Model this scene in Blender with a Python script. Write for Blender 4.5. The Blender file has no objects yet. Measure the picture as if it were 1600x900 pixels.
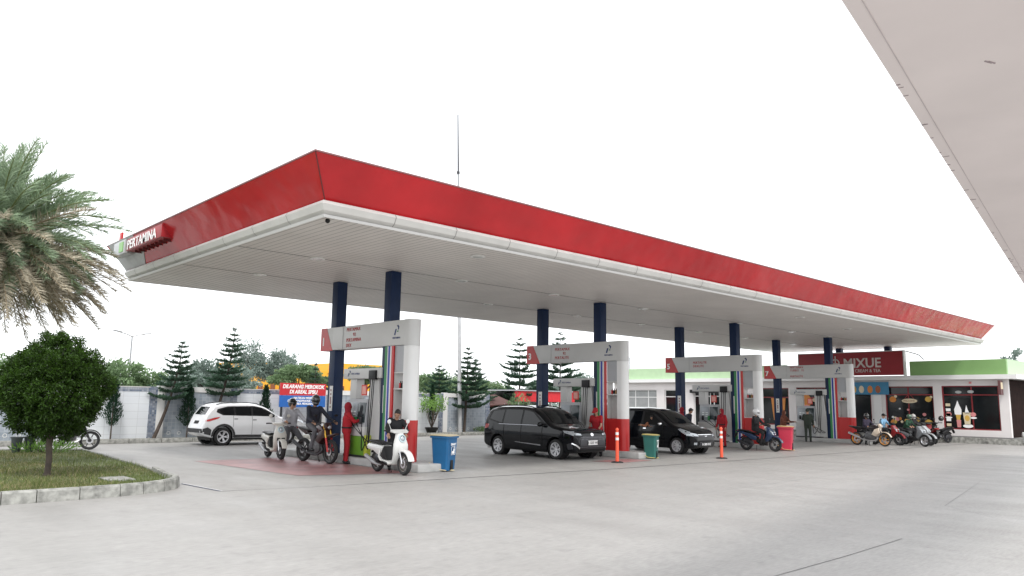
import bpy, bmesh, math, random
import numpy as np
from mathutils import Vector, Matrix
from mathutils.bvhtree import BVHTree
R = math.radians
PI = math.pi
scene = bpy.context.scene
COL = scene.collection

# ------------------------------------------------------------------ camera, sky, sun, exposure
_rot = Matrix(((0.7348, -0.1129, -0.6688), (-0.6781, -0.1002, -0.7281), (0.0152, 0.9886, -0.1499)))
def _ortho():
    f = 1190.0; roll = R(.87); pitch = math.atan(178.0 / f)
    up = Vector((f / math.tan(pitch) * math.sin(roll), f / math.tan(pitch) * math.cos(roll), -f)).normalized()
    a = 1292.0; b = -(a * up[0] - f * up[2]) / up[1]
    d1 = Vector((a, b, -f)).normalized(); ey = up.cross(d1)
    return Matrix((d1, ey, up))
M3 = _ortho()
cam = bpy.data.cameras.new('camera'); camo = bpy.data.objects.new('camera', cam); COL.objects.link(camo)
camo.matrix_world = Matrix.Translation((0, 0, 1.8)) @ M3.to_4x4()
cam.sensor_width = 36; cam.lens = 1190 / 1600 * 36; cam.clip_end = 3000; cam.clip_start = .1
scene.camera = camo

SUN_EL, SUN_AZ = 58, 215
w = bpy.data.worlds.new('World'); scene.world = w; w.use_nodes = True
nt = w.node_tree; bg = nt.nodes['Background']
sky = nt.nodes.new('ShaderNodeTexSky'); sky.sky_type = 'NISHITA'; sky.sun_disc = False
sky.sun_elevation = R(SUN_EL); sky.sun_rotation = R(SUN_AZ); sky.dust_density = 4; sky.air_density = 1.0
mx = nt.nodes.new('ShaderNodeMix'); mx.data_type = 'RGBA'; mx.inputs[0].default_value = .86
tc = nt.nodes.new('ShaderNodeTexCoord'); cn = nt.nodes.new('ShaderNodeTexNoise'); cn.inputs['Scale'].default_value = 1.6; cn.inputs['Detail'].default_value = 3
cr = nt.nodes.new('ShaderNodeValToRGB'); cr.color_ramp.elements[0].color = (8.6, 8.9, 9.2, 1); cr.color_ramp.elements[1].color = (10.6, 10.7, 10.8, 1)
cr.color_ramp.elements[0].position = .3; cr.color_ramp.elements[1].position = .7
nt.links.new(tc.outputs['Generated'], cn.inputs['Vector']); nt.links.new(cn.outputs['Fac'], cr.inputs['Fac'])
nt.links.new(sky.outputs[0], mx.inputs[6]); nt.links.new(cr.outputs[0], mx.inputs[7])
nt.links.new(mx.outputs[2], bg.inputs[0]); bg.inputs[1].default_value = .12
sun = bpy.data.lights.new('sun', 'SUN'); sun.energy = 1.3; sun.angle = R(11); sun.color = (1, .97, .93)
suno = bpy.data.objects.new('sun', sun); COL.objects.link(suno)
sd = Vector((math.cos(R(SUN_EL)) * math.sin(R(SUN_AZ)), math.cos(R(SUN_EL)) * math.cos(R(SUN_AZ)), math.sin(R(SUN_EL))))
suno.rotation_euler = sd.to_track_quat('Z', 'Y').to_euler()
scene.view_settings.view_transform = 'Standard'; scene.view_settings.look = 'None'
scene.view_settings.exposure = .80; scene.view_settings.gamma = 1; scene.view_settings.use_curve_mapping = False

# ------------------------------------------------------------------ materials
def L(r, g, b):
    f = lambda c: ((c / 255 + .055) / 1.055) ** 2.4 if c > 10 else c / 255 / 12.92
    return (f(r), f(g), f(b))
_m = {}
def mat(name, c=(.5, .5, .5), rough=.5, metal=0, var=.12, scale=3, bump=0, bscale=30, spec=.5, coat=0, emit=0, trans=0, island=0, stretch=None, sss=0):
    if name in _m: return _m[name]
    m = bpy.data.materials.new(name); m.use_nodes = True; _m[name] = m
    n = m.node_tree; p = n.nodes['Principled BSDF']; Lk = n.links.new
    p.inputs['Roughness'].default_value = rough; p.inputs['Metallic'].default_value = metal
    p.inputs['Specular IOR Level'].default_value = spec; p.inputs['Coat Weight'].default_value = coat
    p.inputs['Coat Roughness'].default_value = .04
    tcn = n.nodes.new('ShaderNodeTexCoord'); vec = tcn.outputs['Object']
    if stretch:
        mp = n.nodes.new('ShaderNodeMapping'); mp.inputs['Scale'].default_value = stretch; Lk(vec, mp.inputs[0]); vec = mp.outputs[0]
    nz = n.nodes.new('ShaderNodeTexNoise'); nz.inputs['Scale'].default_value = scale; nz.inputs['Detail'].default_value = 6
    Lk(vec, nz.inputs['Vector'])
    rp = n.nodes.new('ShaderNodeMapRange'); rp.inputs['To Min'].default_value = 1 - var; rp.inputs['To Max'].default_value = 1 + var
    rp.inputs['From Min'].default_value = .25; rp.inputs['From Max'].default_value = .75
    Lk(nz.outputs['Fac'], rp.inputs['Value'])
    vm = n.nodes.new('ShaderNodeVectorMath'); vm.operation = 'SCALE'; vm.inputs[0].default_value = c[:3]
    Lk(rp.outputs[0], vm.inputs['Scale']); out = vm.outputs[0]
    if island:
        g = n.nodes.new('ShaderNodeNewGeometry'); r2 = n.nodes.new('ShaderNodeMapRange')
        r2.inputs['To Min'].default_value = 1 - island; r2.inputs['To Max'].default_value = 1 + island
        Lk(g.outputs['Random Per Island'], r2.inputs['Value'])
        v2 = n.nodes.new('ShaderNodeVectorMath'); v2.operation = 'SCALE'; Lk(out, v2.inputs[0]); Lk(r2.outputs[0], v2.inputs['Scale']); out = v2.outputs[0]
    Lk(out, p.inputs['Base Color'])
    rr = n.nodes.new('ShaderNodeMapRange'); rr.inputs['To Min'].default_value = max(.02, rough * .85); rr.inputs['To Max'].default_value = min(1, rough * 1.18)
    Lk(nz.outputs['Fac'], rr.inputs['Value']); Lk(rr.outputs[0], p.inputs['Roughness'])
    if bump:
        b = n.nodes.new('ShaderNodeBump'); b.inputs['Strength'].default_value = bump; b.inputs['Distance'].default_value = .02
        n2 = n.nodes.new('ShaderNodeTexNoise'); n2.inputs['Scale'].default_value = bscale; n2.inputs['Detail'].default_value = 4
        Lk(vec, n2.inputs['Vector']); Lk(n2.outputs['Fac'], b.inputs['Height']); Lk(b.outputs[0], p.inputs['Normal'])
    if emit:
        p.inputs['Emission Color'].default_value = (*c[:3], 1); p.inputs['Emission Strength'].default_value = emit
    if trans: p.inputs['Transmission Weight'].default_value = trans
    return m
def leafmat(name, c, c2, island=.35):
    m = mat(name, c, .55, var=.3, scale=1.3, island=island, spec=.3)
    n = m.node_tree; p = n.nodes['Principled BSDF']; out = n.nodes['Material Output']
    t = n.nodes.new('ShaderNodeBsdfTranslucent'); t.inputs[0].default_value = (*c2, 1)
    x = n.nodes.new('ShaderNodeMixShader'); x.inputs[0].default_value = .3
    n.links.new(p.outputs[0], x.inputs[1]); n.links.new(t.outputs[0], x.inputs[2]); n.links.new(x.outputs[0], out.inputs[0])
    return m
BLACK = mat('black plastic', (.012, .012, .013), .45, var=.2, spec=.3)
RUBBER = mat('tyre rubber', (.02, .02, .021), .8, var=.25, bump=.1)
STEEL = mat('bright steel', (.6, .6, .62), .28, .9)
ALLOY = mat('alloy wheel', (.62, .62, .64), .35, .45)
DARKM = mat('dark metal', (.05, .05, .055), .4, .5)
WHITE = mat('white paint', (.74, .74, .73), .35, var=.04, scale=1.2)
OFFW = mat('off white panel', (.56, .56, .55), .38, var=.05, scale=1.1)
PANELG = mat('grey panel', (.40, .41, .43), .4, var=.06)
RED = mat('red panel', (.50, .022, .022), .32, var=.1, scale=1.5)
NAVY = mat('navy column paint', (.008, .022, .066), .45, var=.15, scale=1.5, spec=.25)
GREENS = mat('green stripe', (.03, .22, .07), .4)
BLUES = mat('blue stripe', (.03, .05, .35), .4)
REDTXT = mat('red lettering', (.42, .015, .02), .6, spec=.2)
WTXT = mat('white lettering', (.9, .9, .9), .5, var=.02)
BTXT = mat('dark blue lettering', (.03, .05, .15), .5)
GLASSD = mat('dark window glass', (.010, .012, .013), .08, var=.1, spec=.35)
SKIN = mat('skin', (.42, .24, .16), .55, var=.08)
HAIR = mat('black hair', (.012, .01, .009), .5)

# ------------------------------------------------------------------ mesh builder
class MB:
    def __init__(s): s.v = []; s.f = []; s.T = Matrix.Identity(4)
    def add(s, vs, fs, M=None):
        b = len(s.v); T = s.T @ M if M is not None else s.T
        s.v += [tuple(T @ Vector(p)) for p in vs]; s.f += [tuple(b + i for i in f) for f in fs]; return s
    def box(s, x0, x1, y0, y1, z0, z1, bev=0, M=None):
        if bev <= 0:
            vs = [(x, y, z) for x in (x0, x1) for y in (y0, y1) for z in (z0, z1)]
            return s.add(vs, [(0, 1, 3, 2), (4, 6, 7, 5), (0, 4, 5, 1), (2, 3, 7, 6), (0, 2, 6, 4), (1, 5, 7, 3)], M)
        bm = bmesh.new(); bmesh.ops.create_cube(bm, size=1)
        for v in bm.verts:
            v.co = Vector(((x0 + x1) / 2 + v.co.x * (x1 - x0), (y0 + y1) / 2 + v.co.y * (y1 - y0), (z0 + z1) / 2 + v.co.z * (z1 - z0)))
        bmesh.ops.bevel(bm, geom=bm.edges[:], offset=bev, segments=2, affect='EDGES', profile=.6)
        return s.bm(bm, M)
    def bm(s, bm, M=None):
        bm.verts.index_update()
        s.add([v.co[:] for v in bm.verts], [[v.index for v in f.verts] for f in bm.faces], M); bm.free(); return s
    def mesh(s, me, M=None):
        return s.add([v.co[:] for v in me.vertices], [tuple(p.vertices) for p in me.polygons], M)
    def tube(s, pts, r, n=8, cap=True):
        pts = [Vector(p) for p in pts]; rs = r if isinstance(r, (list, tuple)) else [r] * len(pts)
        vs = []; prev = None
        for i, p in enumerate(pts):
            d = (pts[min(i + 1, len(pts) - 1)] - pts[max(i - 1, 0)]).normalized()
            if prev is None: a = d.orthogonal().normalized()
            else: a = (prev - d * prev.dot(d)); a = a.normalized() if a.length > 1e-6 else d.orthogonal().normalized()
            prev = a; b = d.cross(a)
            for k in range(n):
                t = 2 * PI * k / n; vs.append(p + (a * math.cos(t) + b * math.sin(t)) * rs[i])
        fs = [(i * n + k, i * n + (k + 1) % n, (i + 1) * n + (k + 1) % n, (i + 1) * n + k) for i in range(len(pts) - 1) for k in range(n)]
        if cap: fs += [tuple(range(n))[::-1], tuple(range((len(pts) - 1) * n, len(pts) * n))]
        return s.add(vs, fs)
    def cyl(s, c, r, h, n=20, r2=None, axis='z'):
        r2 = r if r2 is None else r2; c = Vector(c); ax = {'x': Vector((1, 0, 0)), 'y': Vector((0, 1, 0)), 'z': Vector((0, 0, 1))}[axis]
        return s.tube([c, c + ax * h], [r, r2], n)
    def lathe(s, prof, M=None, n=28, closed=False, caps=True):   # prof: (radius, height) about local z
        vs = [(r * math.cos(2 * PI * k / n), r * math.sin(2 * PI * k / n), z) for r, z in prof for k in range(n)]
        m = len(prof); fs = []
        for i in range(m if closed else m - 1):
            j = (i + 1) % m
            fs += [(i * n + k, i * n + (k + 1) % n, j * n + (k + 1) % n, j * n + k) for k in range(n)]
        if not closed and caps:
            if prof[0][0] > 1e-4: fs.append(tuple(range(n))[::-1])
            if prof[-1][0] > 1e-4: fs.append(tuple(range((m - 1) * n, m * n)))
        return s.add(vs, fs, M)
    def ball(s, c, r, n=14, m=9, M=None):
        rx, ry, rz = r if isinstance(r, (tuple, list)) else (r, r, r)
        vs = [(c[0], c[1], c[2] - rz)]
        for i in range(1, m):
            t = PI * i / m
            vs += [(c[0] + rx * math.sin(t) * math.cos(2 * PI * k / n), c[1] + ry * math.sin(t) * math.sin(2 * PI * k / n), c[2] - rz * math.cos(t)) for k in range(n)]
        vs.append((c[0], c[1], c[2] + rz)); e = len(vs) - 1
        fs = [(0, 1 + (k + 1) % n, 1 + k) for k in range(n)]
        for i in range(m - 2): fs += [(1 + i * n + k, 1 + i * n + (k + 1) % n, 1 + (i + 1) * n + (k + 1) % n, 1 + (i + 1) * n + k) for k in range(n)]
        fs += [(e, e - n + k, e - n + (k + 1) % n) for k in range(n)]
        return s.add(vs, fs, M)
    def slab(s, poly, y0, y1, rnd=.03, M=None):
        """side profile in x,z extruded across y with rounded shoulders"""
        P = [Vector(p) for p in poly]; n = len(P)
        ar = sum(P[i].x * P[(i + 1) % n].y - P[(i + 1) % n].x * P[i].y for i in range(n))
        sg = 1 if ar > 0 else -1
        def inset(d):
            out = []
            for i in range(n):
                a, b, c = P[i - 1], P[i], P[(i + 1) % n]
                e1 = (b - a).normalized(); e2 = (c - b).normalized()
                n1 = Vector((-e1.y, e1.x)) * sg; n2 = Vector((-e2.y, e2.x)) * sg
                nn = n1 + n2; nn = nn.normalized() if nn.length > 1e-4 else n1
                out.append(b + nn * (d / max(.5, nn.dot(n1))))
            return out
        lay = []
        for (fy, fd) in ((0, 1), (.3, .3), (1, 0)):
            lay.append((y0 + rnd * fy, inset(rnd * fd * .8)))
        lay += [(y1 - (y - y0), q) for y, q in lay[::-1]]
        vs = [(q[i].x, y, q[i].y) for y, q in lay for i in range(n)]
        fs = [(l * n + i, l * n + (i + 1) % n, (l + 1) * n + (i + 1) % n, (l + 1) * n + i) for l in range(len(lay) - 1) for i in range(n)]
        fs += [tuple(range(n))[::-1], tuple(range((len(lay) - 1) * n, len(lay) * n))]
        return s.add(vs, fs, M)
    def prism(s, poly, z0, z1, M=None):
        n = len(poly)
        return s.add([(x, y, z) for z in (z0, z1) for x, y in poly],
                     [(i, (i + 1) % n, n + (i + 1) % n, n + i) for i in range(n)] + [tuple(range(n))[::-1], tuple(range(n, 2 * n))], M)
    def build(s, name, m, parent=None, smooth=35, loc=None, fix=True):
        me = bpy.data.meshes.new(name); me.from_pydata(s.v, [], s.f)
        if fix and len(s.f) < 60000:
            b = bmesh.new(); b.from_mesh(me); bmesh.ops.recalc_face_normals(b, faces=b.faces); b.to_mesh(me); b.free()
        me.materials.append(m)
        if smooth:
            me.shade_smooth(); me.set_sharp_from_angle(angle=R(smooth))
        o = bpy.data.objects.new(name, me); COL.objects.link(o)
        if parent: o.parent = parent
        if loc: o.location = loc
        return o
def frame(o, right, up):
    r = Vector(right).normalized(); u = Vector(up).normalized(); n = r.cross(u)
    M = Matrix((r, u, n)).transposed().to_4x4(); M.translation = Vector(o); return M
def text_mesh(t, size, M, ext=.004, bold=.0, align='LEFT', shear=0, sx=1.0, space=1.0, lsp=1.0):
    c = bpy.data.curves.new('t', 'FONT'); c.body = t; c.size = size; c.extrude = ext; c.offset = bold; c.align_x = align; c.shear = shear
    c.space_character = space; c.resolution_u = 3; c.space_line = lsp
    o = bpy.data.objects.new('t', c); COL.objects.link(o)
    me = bpy.data.meshes.new_from_object(o.evaluated_get(bpy.context.evaluated_depsgraph_get()))
    mb = MB(); mb.mesh(me, M @ Matrix.Diagonal((sx, 1, 1, 1)))
    bpy.data.objects.remove(o); bpy.data.curves.remove(c); bpy.data.meshes.remove(me); return mb
def lettering(t, size, M, m, parent, **k):
    return text_mesh(t, size, M, **k).build('lettering', m, parent, smooth=0, fix=False)
def tag(o, label=None, cat=None, group=None, kind=None):
    if label: o['label'] = label
    if cat: o['category'] = cat
    if group: o['group'] = group
    if kind: o['kind'] = kind
    return o
def thing(name, label, cat, loc=(0, 0, 0), rz=0, group=None):
    o = bpy.data.objects.new(name, None); COL.objects.link(o); o.location = loc; o.rotation_euler = (0, 0, rz); o.empty_display_size = .2
    return tag(o, label, cat, group)
_kids = {}
def children(o): return [c for c in bpy.data.objects if c.parent == o]
def copy_tree(o, parent=None):
    c = o.copy(); COL.objects.link(c)
    if parent: c.parent = parent
    for ch in children(o): copy_tree(ch, c)
    return c
def pchip(xs, ys):
    xs = np.array(xs, float); ys = np.array(ys, float)
    if xs[0] > xs[-1]: xs = xs[::-1]; ys = ys[::-1]
    h = np.diff(xs); d = np.diff(ys) / h; m = np.zeros(len(xs)); m[0] = d[0]; m[-1] = d[-1]
    for i in range(1, len(xs) - 1):
        m[i] = 0 if d[i - 1] * d[i] <= 0 else 2 * d[i - 1] * d[i] / (d[i - 1] + d[i])
    def f(x):
        x = min(max(x, xs[0]), xs[-1]); i = min(int(np.searchsorted(xs, x, side='right')) - 1, len(xs) - 2)
        t = (x - xs[i]) / h[i]
        return float((2 * t**3 - 3 * t**2 + 1) * ys[i] + (t**3 - 2 * t**2 + t) * h[i] * m[i] + (-2 * t**3 + 3 * t**2) * ys[i + 1] + (t**3 - t**2) * h[i] * m[i + 1])
    return f
rng = random.Random(7)

# ------------------------------------------------------------------ ground
def ground_mat():
    m = mat('concrete paving', (.40, .40, .39), .62, var=.0)
    n = m.node_tree; Lk = n.links.new; p = n.nodes['Principled BSDF']
    for l in list(n.links):
        if l.to_socket in (p.inputs['Base Color'], p.inputs['Roughness']): n.links.remove(l)
    tcn = n.nodes.new('ShaderNodeTexCoord')
    def noise(sc, stretch, lo, hi, det=6, f0=.3, f1=.7):
        mp = n.nodes.new('ShaderNodeMapping'); mp.inputs['Scale'].default_value = stretch; mp.inputs['Rotation'].default_value = (0, 0, R(8)); Lk(tcn.outputs['Object'], mp.inputs[0])
        z = n.nodes.new('ShaderNodeTexNoise'); z.inputs['Scale'].default_value = sc; z.inputs['Detail'].default_value = det; Lk(mp.outputs[0], z.inputs[0])
        r = n.nodes.new('ShaderNodeMapRange'); r.inputs['From Min'].default_value = f0; r.inputs['From Max'].default_value = f1
        r.inputs['To Min'].default_value = lo; r.inputs['To Max'].default_value = hi; Lk(z.outputs['Fac'], r.inputs[0]); return r.outputs[0], z
    fs = [noise(.12, (1, 1, 1), .96, 1.03)[0], noise(.9, (1, .25, 1), .96, 1.03)[0], noise(7, (.3, 1.3, 1), .95, 1.04)[0], noise(34, (.2, 1, 1), .86, 1.1, 4)[0], noise(3.5, (1, 1, 1), .90, 1.02, 9, .30, .42)[0], noise(.5, (.3, 3.4, 1), .95, 1.03, 7)[0], noise(140, (1, 1, 1), .86, 1.1, 2)[0]]
    cur = fs[0]
    for f in fs[1:]:
        q = n.nodes.new('ShaderNodeMath'); q.operation = 'MULTIPLY'; Lk(cur, q.inputs[0]); Lk(f, q.inputs[1]); cur = q.outputs[0]
    v = n.nodes.new('ShaderNodeVectorMath'); v.operation = 'SCALE'; v.inputs[0].default_value = (.302, .294, .282); Lk(cur, v.inputs['Scale']); Lk(v.outputs[0], p.inputs['Base Color'])
    r, z = noise(1.2, (1, .3, 1), .42, .68); Lk(r, p.inputs['Roughness'])
    b = n.nodes.new('ShaderNodeBump'); b.inputs['Strength'].default_value = .12; b.inputs['Distance'].default_value = .01
    _, z2 = noise(90, (.3, 1, 1), 0, 1, 3); Lk(z2.outputs['Fac'], b.inputs['Height']); Lk(b.outputs[0], p.inputs['Normal'])
    return m
CONC = ground_mat()
MB().add([(-900, -900, 0), (900, -900, 0), (900, 900, 0), (-900, 900, 0)], [(0, 1, 2, 3)]).build('ground', CONC, smooth=0)['kind'] = 'structure'
KERB = mat('kerb concrete', (.27, .27, .25), .85, var=.6, scale=7, bump=.6, bscale=12)
def strip(pts, wd, z, name, m, kind='structure', label=None, cat=None):
    mb = MB(); P = [Vector((x, y, 0)) for x, y in pts]; vs = []
    for i, p in enumerate(P):
        d = (P[min(i + 1, len(P) - 1)] - P[max(0, i - 1)]).normalized(); q = Vector((-d.y, d.x, 0))
        ww = wd[i] if isinstance(wd, list) else wd
        vs += [(p.x + q.x * ww / 2, p.y + q.y * ww / 2, z), (p.x - q.x * ww / 2, p.y - q.y * ww / 2, z)]
    mb.add(vs, [(2 * i, 2 * i + 1, 2 * i + 3, 2 * i + 2) for i in range(len(P) - 1)])
    o = mb.build(name, m, smooth=0); return tag(o, label, cat, None, kind)
# drain joint along the front of the canopy, and slab joints
DRAIN = mat('dark joint', (.05, .05, .055), .8)
strip([(6.28, 14.95), (8, 14.6), (10.34, 14.42), (16.86, 13.9), (25, 13.62), (45.5, 13.3)], [.02, .02, .045, .05, .05, .06], .004, 'drain_joint', DRAIN)
strip([(6.13, 16.68), (6.25, 14.95)], .05, .005, 'drain_channel', mat('drain slot', (.012, .02, .06), .5))
strip([(6.17, 16.68), (6.29, 14.95)], .03, .008, 'drain_lip', mat('drain lip', (.6, .6, .6), .5))
strip([(7.4, 4.28), (7.94, 4.28), (9.6, 4.27), (11.48, 4.31)], .012, .004, 'slab_joint', mat('joint mid grey', (.12, .12, .12), .8))  # slab joint in its own mid grey
strip([(6, 9.35), (14, 9.1), (22, 9.4)], [.004, .008, .004], .004, 'slab_joint', mat('faint joint', (.2, .2, .2), .8))
strip([(14, 3.2), (16, 5.2), (22, 6.3)], [.004, .01, .004], .004, 'slab_joint', _m['faint joint'])
# worn red paint on the lane
PAINT = mat('worn red floor paint', (.34, .175, .175), .42, var=.4, scale=1.6)
MB().add([(8.5, 22.3, .006), (11.55, 22.3, .006), (11.55, 16.0, .006), (8.9, 16.9, .006)], [(0, 3, 2, 1)]).build('painted_lane_zone', PAINT, smooth=0)['kind'] = 'structure'
MB().add([(18.4, 16.1, .006), (20.4, 16.1, .006), (20.4, 15.2, .006), (18.9, 15.2, .006)], [(0, 3, 2, 1)]).build('painted_lane_zone', PAINT, smooth=0)['kind'] = 'structure'

# grass island with stone kerb
kerb_pts = [(-9, 15.9), (-4, 15.4), (-1, 15.2), (1.2, 15.12), (2.67, 15.1), (3.18, 15.1), (3.84, 15.12), (4.52, 15.2), (4.95, 15.3), (5.4, 15.52), (5.78, 15.9), (6.0, 16.4), (6.02, 17.0)]
back_pts = [(6.3, 18.6), (6.5, 20.5), (6.7, 24), (6.85, 26.6), (5.9, 27.6), (3, 28.1), (-2, 28.6), (-9, 29)]
mb = MB(); n0 = len(kerb_pts)
isl_poly = kerb_pts + back_pts
inner = []
P2 = [Vector(p) for p in isl_poly]
for i in range(len(P2)):
    a, b, c = P2[i - 1], P2[i], P2[(i + 1) % len(P2)]
    d = ((b - a).normalized() + (c - b).normalized()).normalized(); inner.append(b + Vector((-d.y, d.x)) * .14)
GD = mat('grass soil', (.10, .12, .045), .95, var=.5, scale=2.5)
MB().add([(p.x, p.y, .115) for p in inner], [tuple(range(len(inner)))]).build('lawn_soil', GD, smooth=0)['kind'] = 'structure'
kt = thing('stone_kerb', 'weathered grey stone kerb curving round the lawn under the round tree', 'kerb', (0, 0, 0))
def kerbstone(a, b, ai, bi, h=.21):
    m = MB(); a = Vector(a); b = Vector(b); d = (b - a); g = d.normalized() * .008; a = a + g; b = b - g; ai = Vector(ai) + g; bi = Vector(bi) - g
    vs = []
    for p, q in ((a, ai), (b, bi)):
        dn = (q - p); vs += [(p.x, p.y, 0), (p.x + dn.x * .12, p.y + dn.y * .12, h - .035), (p.x + dn.x * .3, p.y + dn.y * .3, h), (q.x, q.y, h), (q.x, q.y, 0)]
    m.add(vs, [(0, 1, 6, 5), (1, 2, 7, 6), (2, 3, 8, 7), (3, 4, 9, 8), (0, 4, 3, 2, 1), (5, 6, 7, 8, 9)])
    m.build('kerbstone', KERB, kt, smooth=20)
def resample(pts, step):
    out = []; acc = 0; P = [Vector(p) for p in pts]; out.append(P[0])
    for i in range(len(P) - 1):
        L_ = (P[i + 1] - P[i]).length; k = max(1, round(L_ / step))
        for j in range(1, k + 1): out.append(P[i].lerp(P[i + 1], j / k))
    return out
allp = isl_poly + [isl_poly[0]]; alli = [tuple(p) for p in inner] + [tuple(inner[0])]
for i in range(len(allp) - 2):
    a, b = Vector(allp[i]), Vector(allp[i + 1]); k = max(1, round((b - a).length / .85)); ai, bi = Vector(alli[i]), Vector(alli[i + 1])
    for j in range(k):
        hh = .21 if i < n0 else .15
        kerbstone(a.lerp(b, j / k), a.lerp(b, (j + 1) / k), ai.lerp(bi, j / k), ai.lerp(bi, (j + 1) / k), hh)
mb = MB(); mb.box(4.75, 5.25, 16.75, 17.5, .1, .145, .01); tag(mb.build('manhole_cover', KERB), 'square concrete cover lying in the grass near the kerb', 'cover')
# grass
def inside(px, py, poly):
    c = False; n = len(poly); j = n - 1
    for i in range(n):
        if (poly[i][1] > py) != (poly[j][1] > py) and px < (poly[j][0] - poly[i][0]) * (py - poly[i][1]) / (poly[j][1] - poly[i][1]) + poly[i][0]: c = not c
        j = i
    return c
ip = [tuple(p) for p in inner]
for nm, cc, cnt, hlo, hhi, lab in (('grass', leafmat('grass blades', (.115, .15, .045), (.16, .2, .06), .5), 24000, .03, .09, None), ('dry_grass', leafmat('dry grass', (.34, .30, .16), (.3, .26, .13), .4), 17000, .02, .06, None)):
    V = []; F = []; k = 0
    while k < cnt:
        x = rng.uniform(.5, 6.7); y = 15.2 + (rng.random() ** 1.7) * 12.5
        if not inside(x, y, ip) or (4.75 < x < 5.25 and 16.75 < y < 17.5): continue
        if nm == 'dry_grass' and math.sin(x * 1.7 + 1) + math.sin(y * 1.1 + x) < rng.uniform(-1.2, .6): continue
        h = rng.uniform(hlo, hhi) * (1.5 if math.sin(x * 2.3) * math.sin(y * 1.9 + 1) > .3 else 1); a = rng.uniform(0, 2 * PI); wv = .006; ln = rng.uniform(-.05, .05); lm = rng.uniform(-.05, .05)
        b = len(V); V += [(x - wv * math.cos(a), y - wv * math.sin(a), .11), (x + wv * math.cos(a), y + wv * math.sin(a), .11), (x + ln, y + lm, .115 + h)]; F.append((b, b + 1, b + 2)); k += 1
    m_ = MB(); m_.v = V; m_.f = F; m_.build(nm, cc, smooth=0, fix=False)['kind'] = 'stuff'

# far kerb and planting strip at the wall
MB().box(-30, 43, 31.95, 33.9, 0, .13).build('planting_strip', mat('strip soil', (.17, .17, .13), .95, var=.4, scale=2), smooth=0)['kind'] = 'structure'
ft = thing('roadside_kerb', 'long straight concrete kerb in front of the tiled boundary wall', 'kerb', (0, 31.8, 0))
for i in range(61):
    MB().box(-30 + i * 1.2 + .01, -30 + (i + 1) * 1.2 - .01, 0, .16, 0, .17, .02).build('kerbstone', KERB, ft)

# ------------------------------------------------------------------ boundary wall
def tile_mat(name, c, c2, mort, sx, sy, var=.06, off=0):
    m = mat(name, c, .3, var=var, scale=2)
    n = m.node_tree; p = n.nodes['Principled BSDF']; Lk = n.links.new
    tcn = n.nodes.new('ShaderNodeTexCoord'); sp = n.nodes.new('ShaderNodeSeparateXYZ'); cb = n.nodes.new('ShaderNodeCombineXYZ')
    Lk(tcn.outputs['Object'], sp.inputs[0]); ad = n.nodes.new('ShaderNodeMath'); Lk(sp.outputs[0], ad.inputs[0]); Lk(sp.outputs[1], ad.inputs[1])
    Lk(ad.outputs[0], cb.inputs[0]); Lk(sp.outputs[2], cb.inputs[1])
    b = n.nodes.new('ShaderNodeTexBrick'); b.offset = off; b.inputs['Scale'].default_value = 1; b.inputs['Mortar Size'].default_value = .006
    b.inputs['Brick Width'].default_value = sx; b.inputs['Row Height'].default_value = sy
    b.inputs['Color1'].default_value = (*c, 1); b.inputs['Color2'].default_value = (*c2, 1); b.inputs['Mortar'].default_value = (*mort, 1)
    Lk(cb.outputs[0], b.inputs['Vector']); Lk(b.outputs['Color'], p.inputs['Base Color']); return m
TILEW = tile_mat('white wall tiles', (.70, .73, .76), (.66, .69, .73), (.5, .52, .54), .6, .3)
MOS = tile_mat('blue grey mosaic', (.09, .13, .20), (.34, .37, .42), (.2, .2, .22), .09, .09)
PATT = tile_mat('patterned grey tiles', (.25, .29, .34), (.36, .40, .45), (.45, .48, .5), .15, .15)
wl = thing('boundary_wall', 'long tiled boundary wall with mosaic top band behind the white car', 'wall', (0, 33, 0))
def wallpart(nm, m, x0, x1, z0, z1, y0=0, th=.16): MB().box(x0, x1, y0, y0 + th, z0, z1).build(nm, m, wl, smooth=0)
x = -15.35
while x < 28:
    # white panel, mosaic strip, white post, patterned panel, mosaic strip
    e = min(x + 3.75, 29.2); wallpart('white_panel', TILEW, x, e, .1, 2.0); wallpart('mosaic_band', MOS, x, e, 2.0, 2.16, -.012, .18); wallpart('coping', OFFW, x, e, 2.16, 2.2, -.02, .2)
    wallpart('mosaic_strip', MOS, x + 3.75, x + 4.05, .1, 2.2, -.02, .2)
    wallpart('white_post', WHITE, x + 4.05, x + 4.35, .1, 2.24, -.04, .24)
    e = min(x + 7.1, 29.2)
    if x + 4.35 < 27.5:
        wallpart('patterned_panel', PATT, x + 4.35, e, .1, 2.0); wallpart('coping', WHITE, x + 4.35, e, 2.0, 2.22, -.03, .22)
        mm = MB()
        for k in range(int((e - x - 4.35) / .42)):
            cx = x + 4.6 + k * .42; mm.lathe([(.055, 0), (.075, 0), (.075, .004), (.055, .004)], Matrix.Translation((cx, -.004, .32)) @ Matrix.Rotation(PI / 2, 4, 'X'), 12, closed=True)
        if mm.v: mm.build('ring_motif', WHITE, wl, smooth=0)
        wallpart('mosaic_strip', MOS, x + 7.1, x + 7.4, .1, 2.2, -.02, .2)
    x += 7.4

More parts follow.
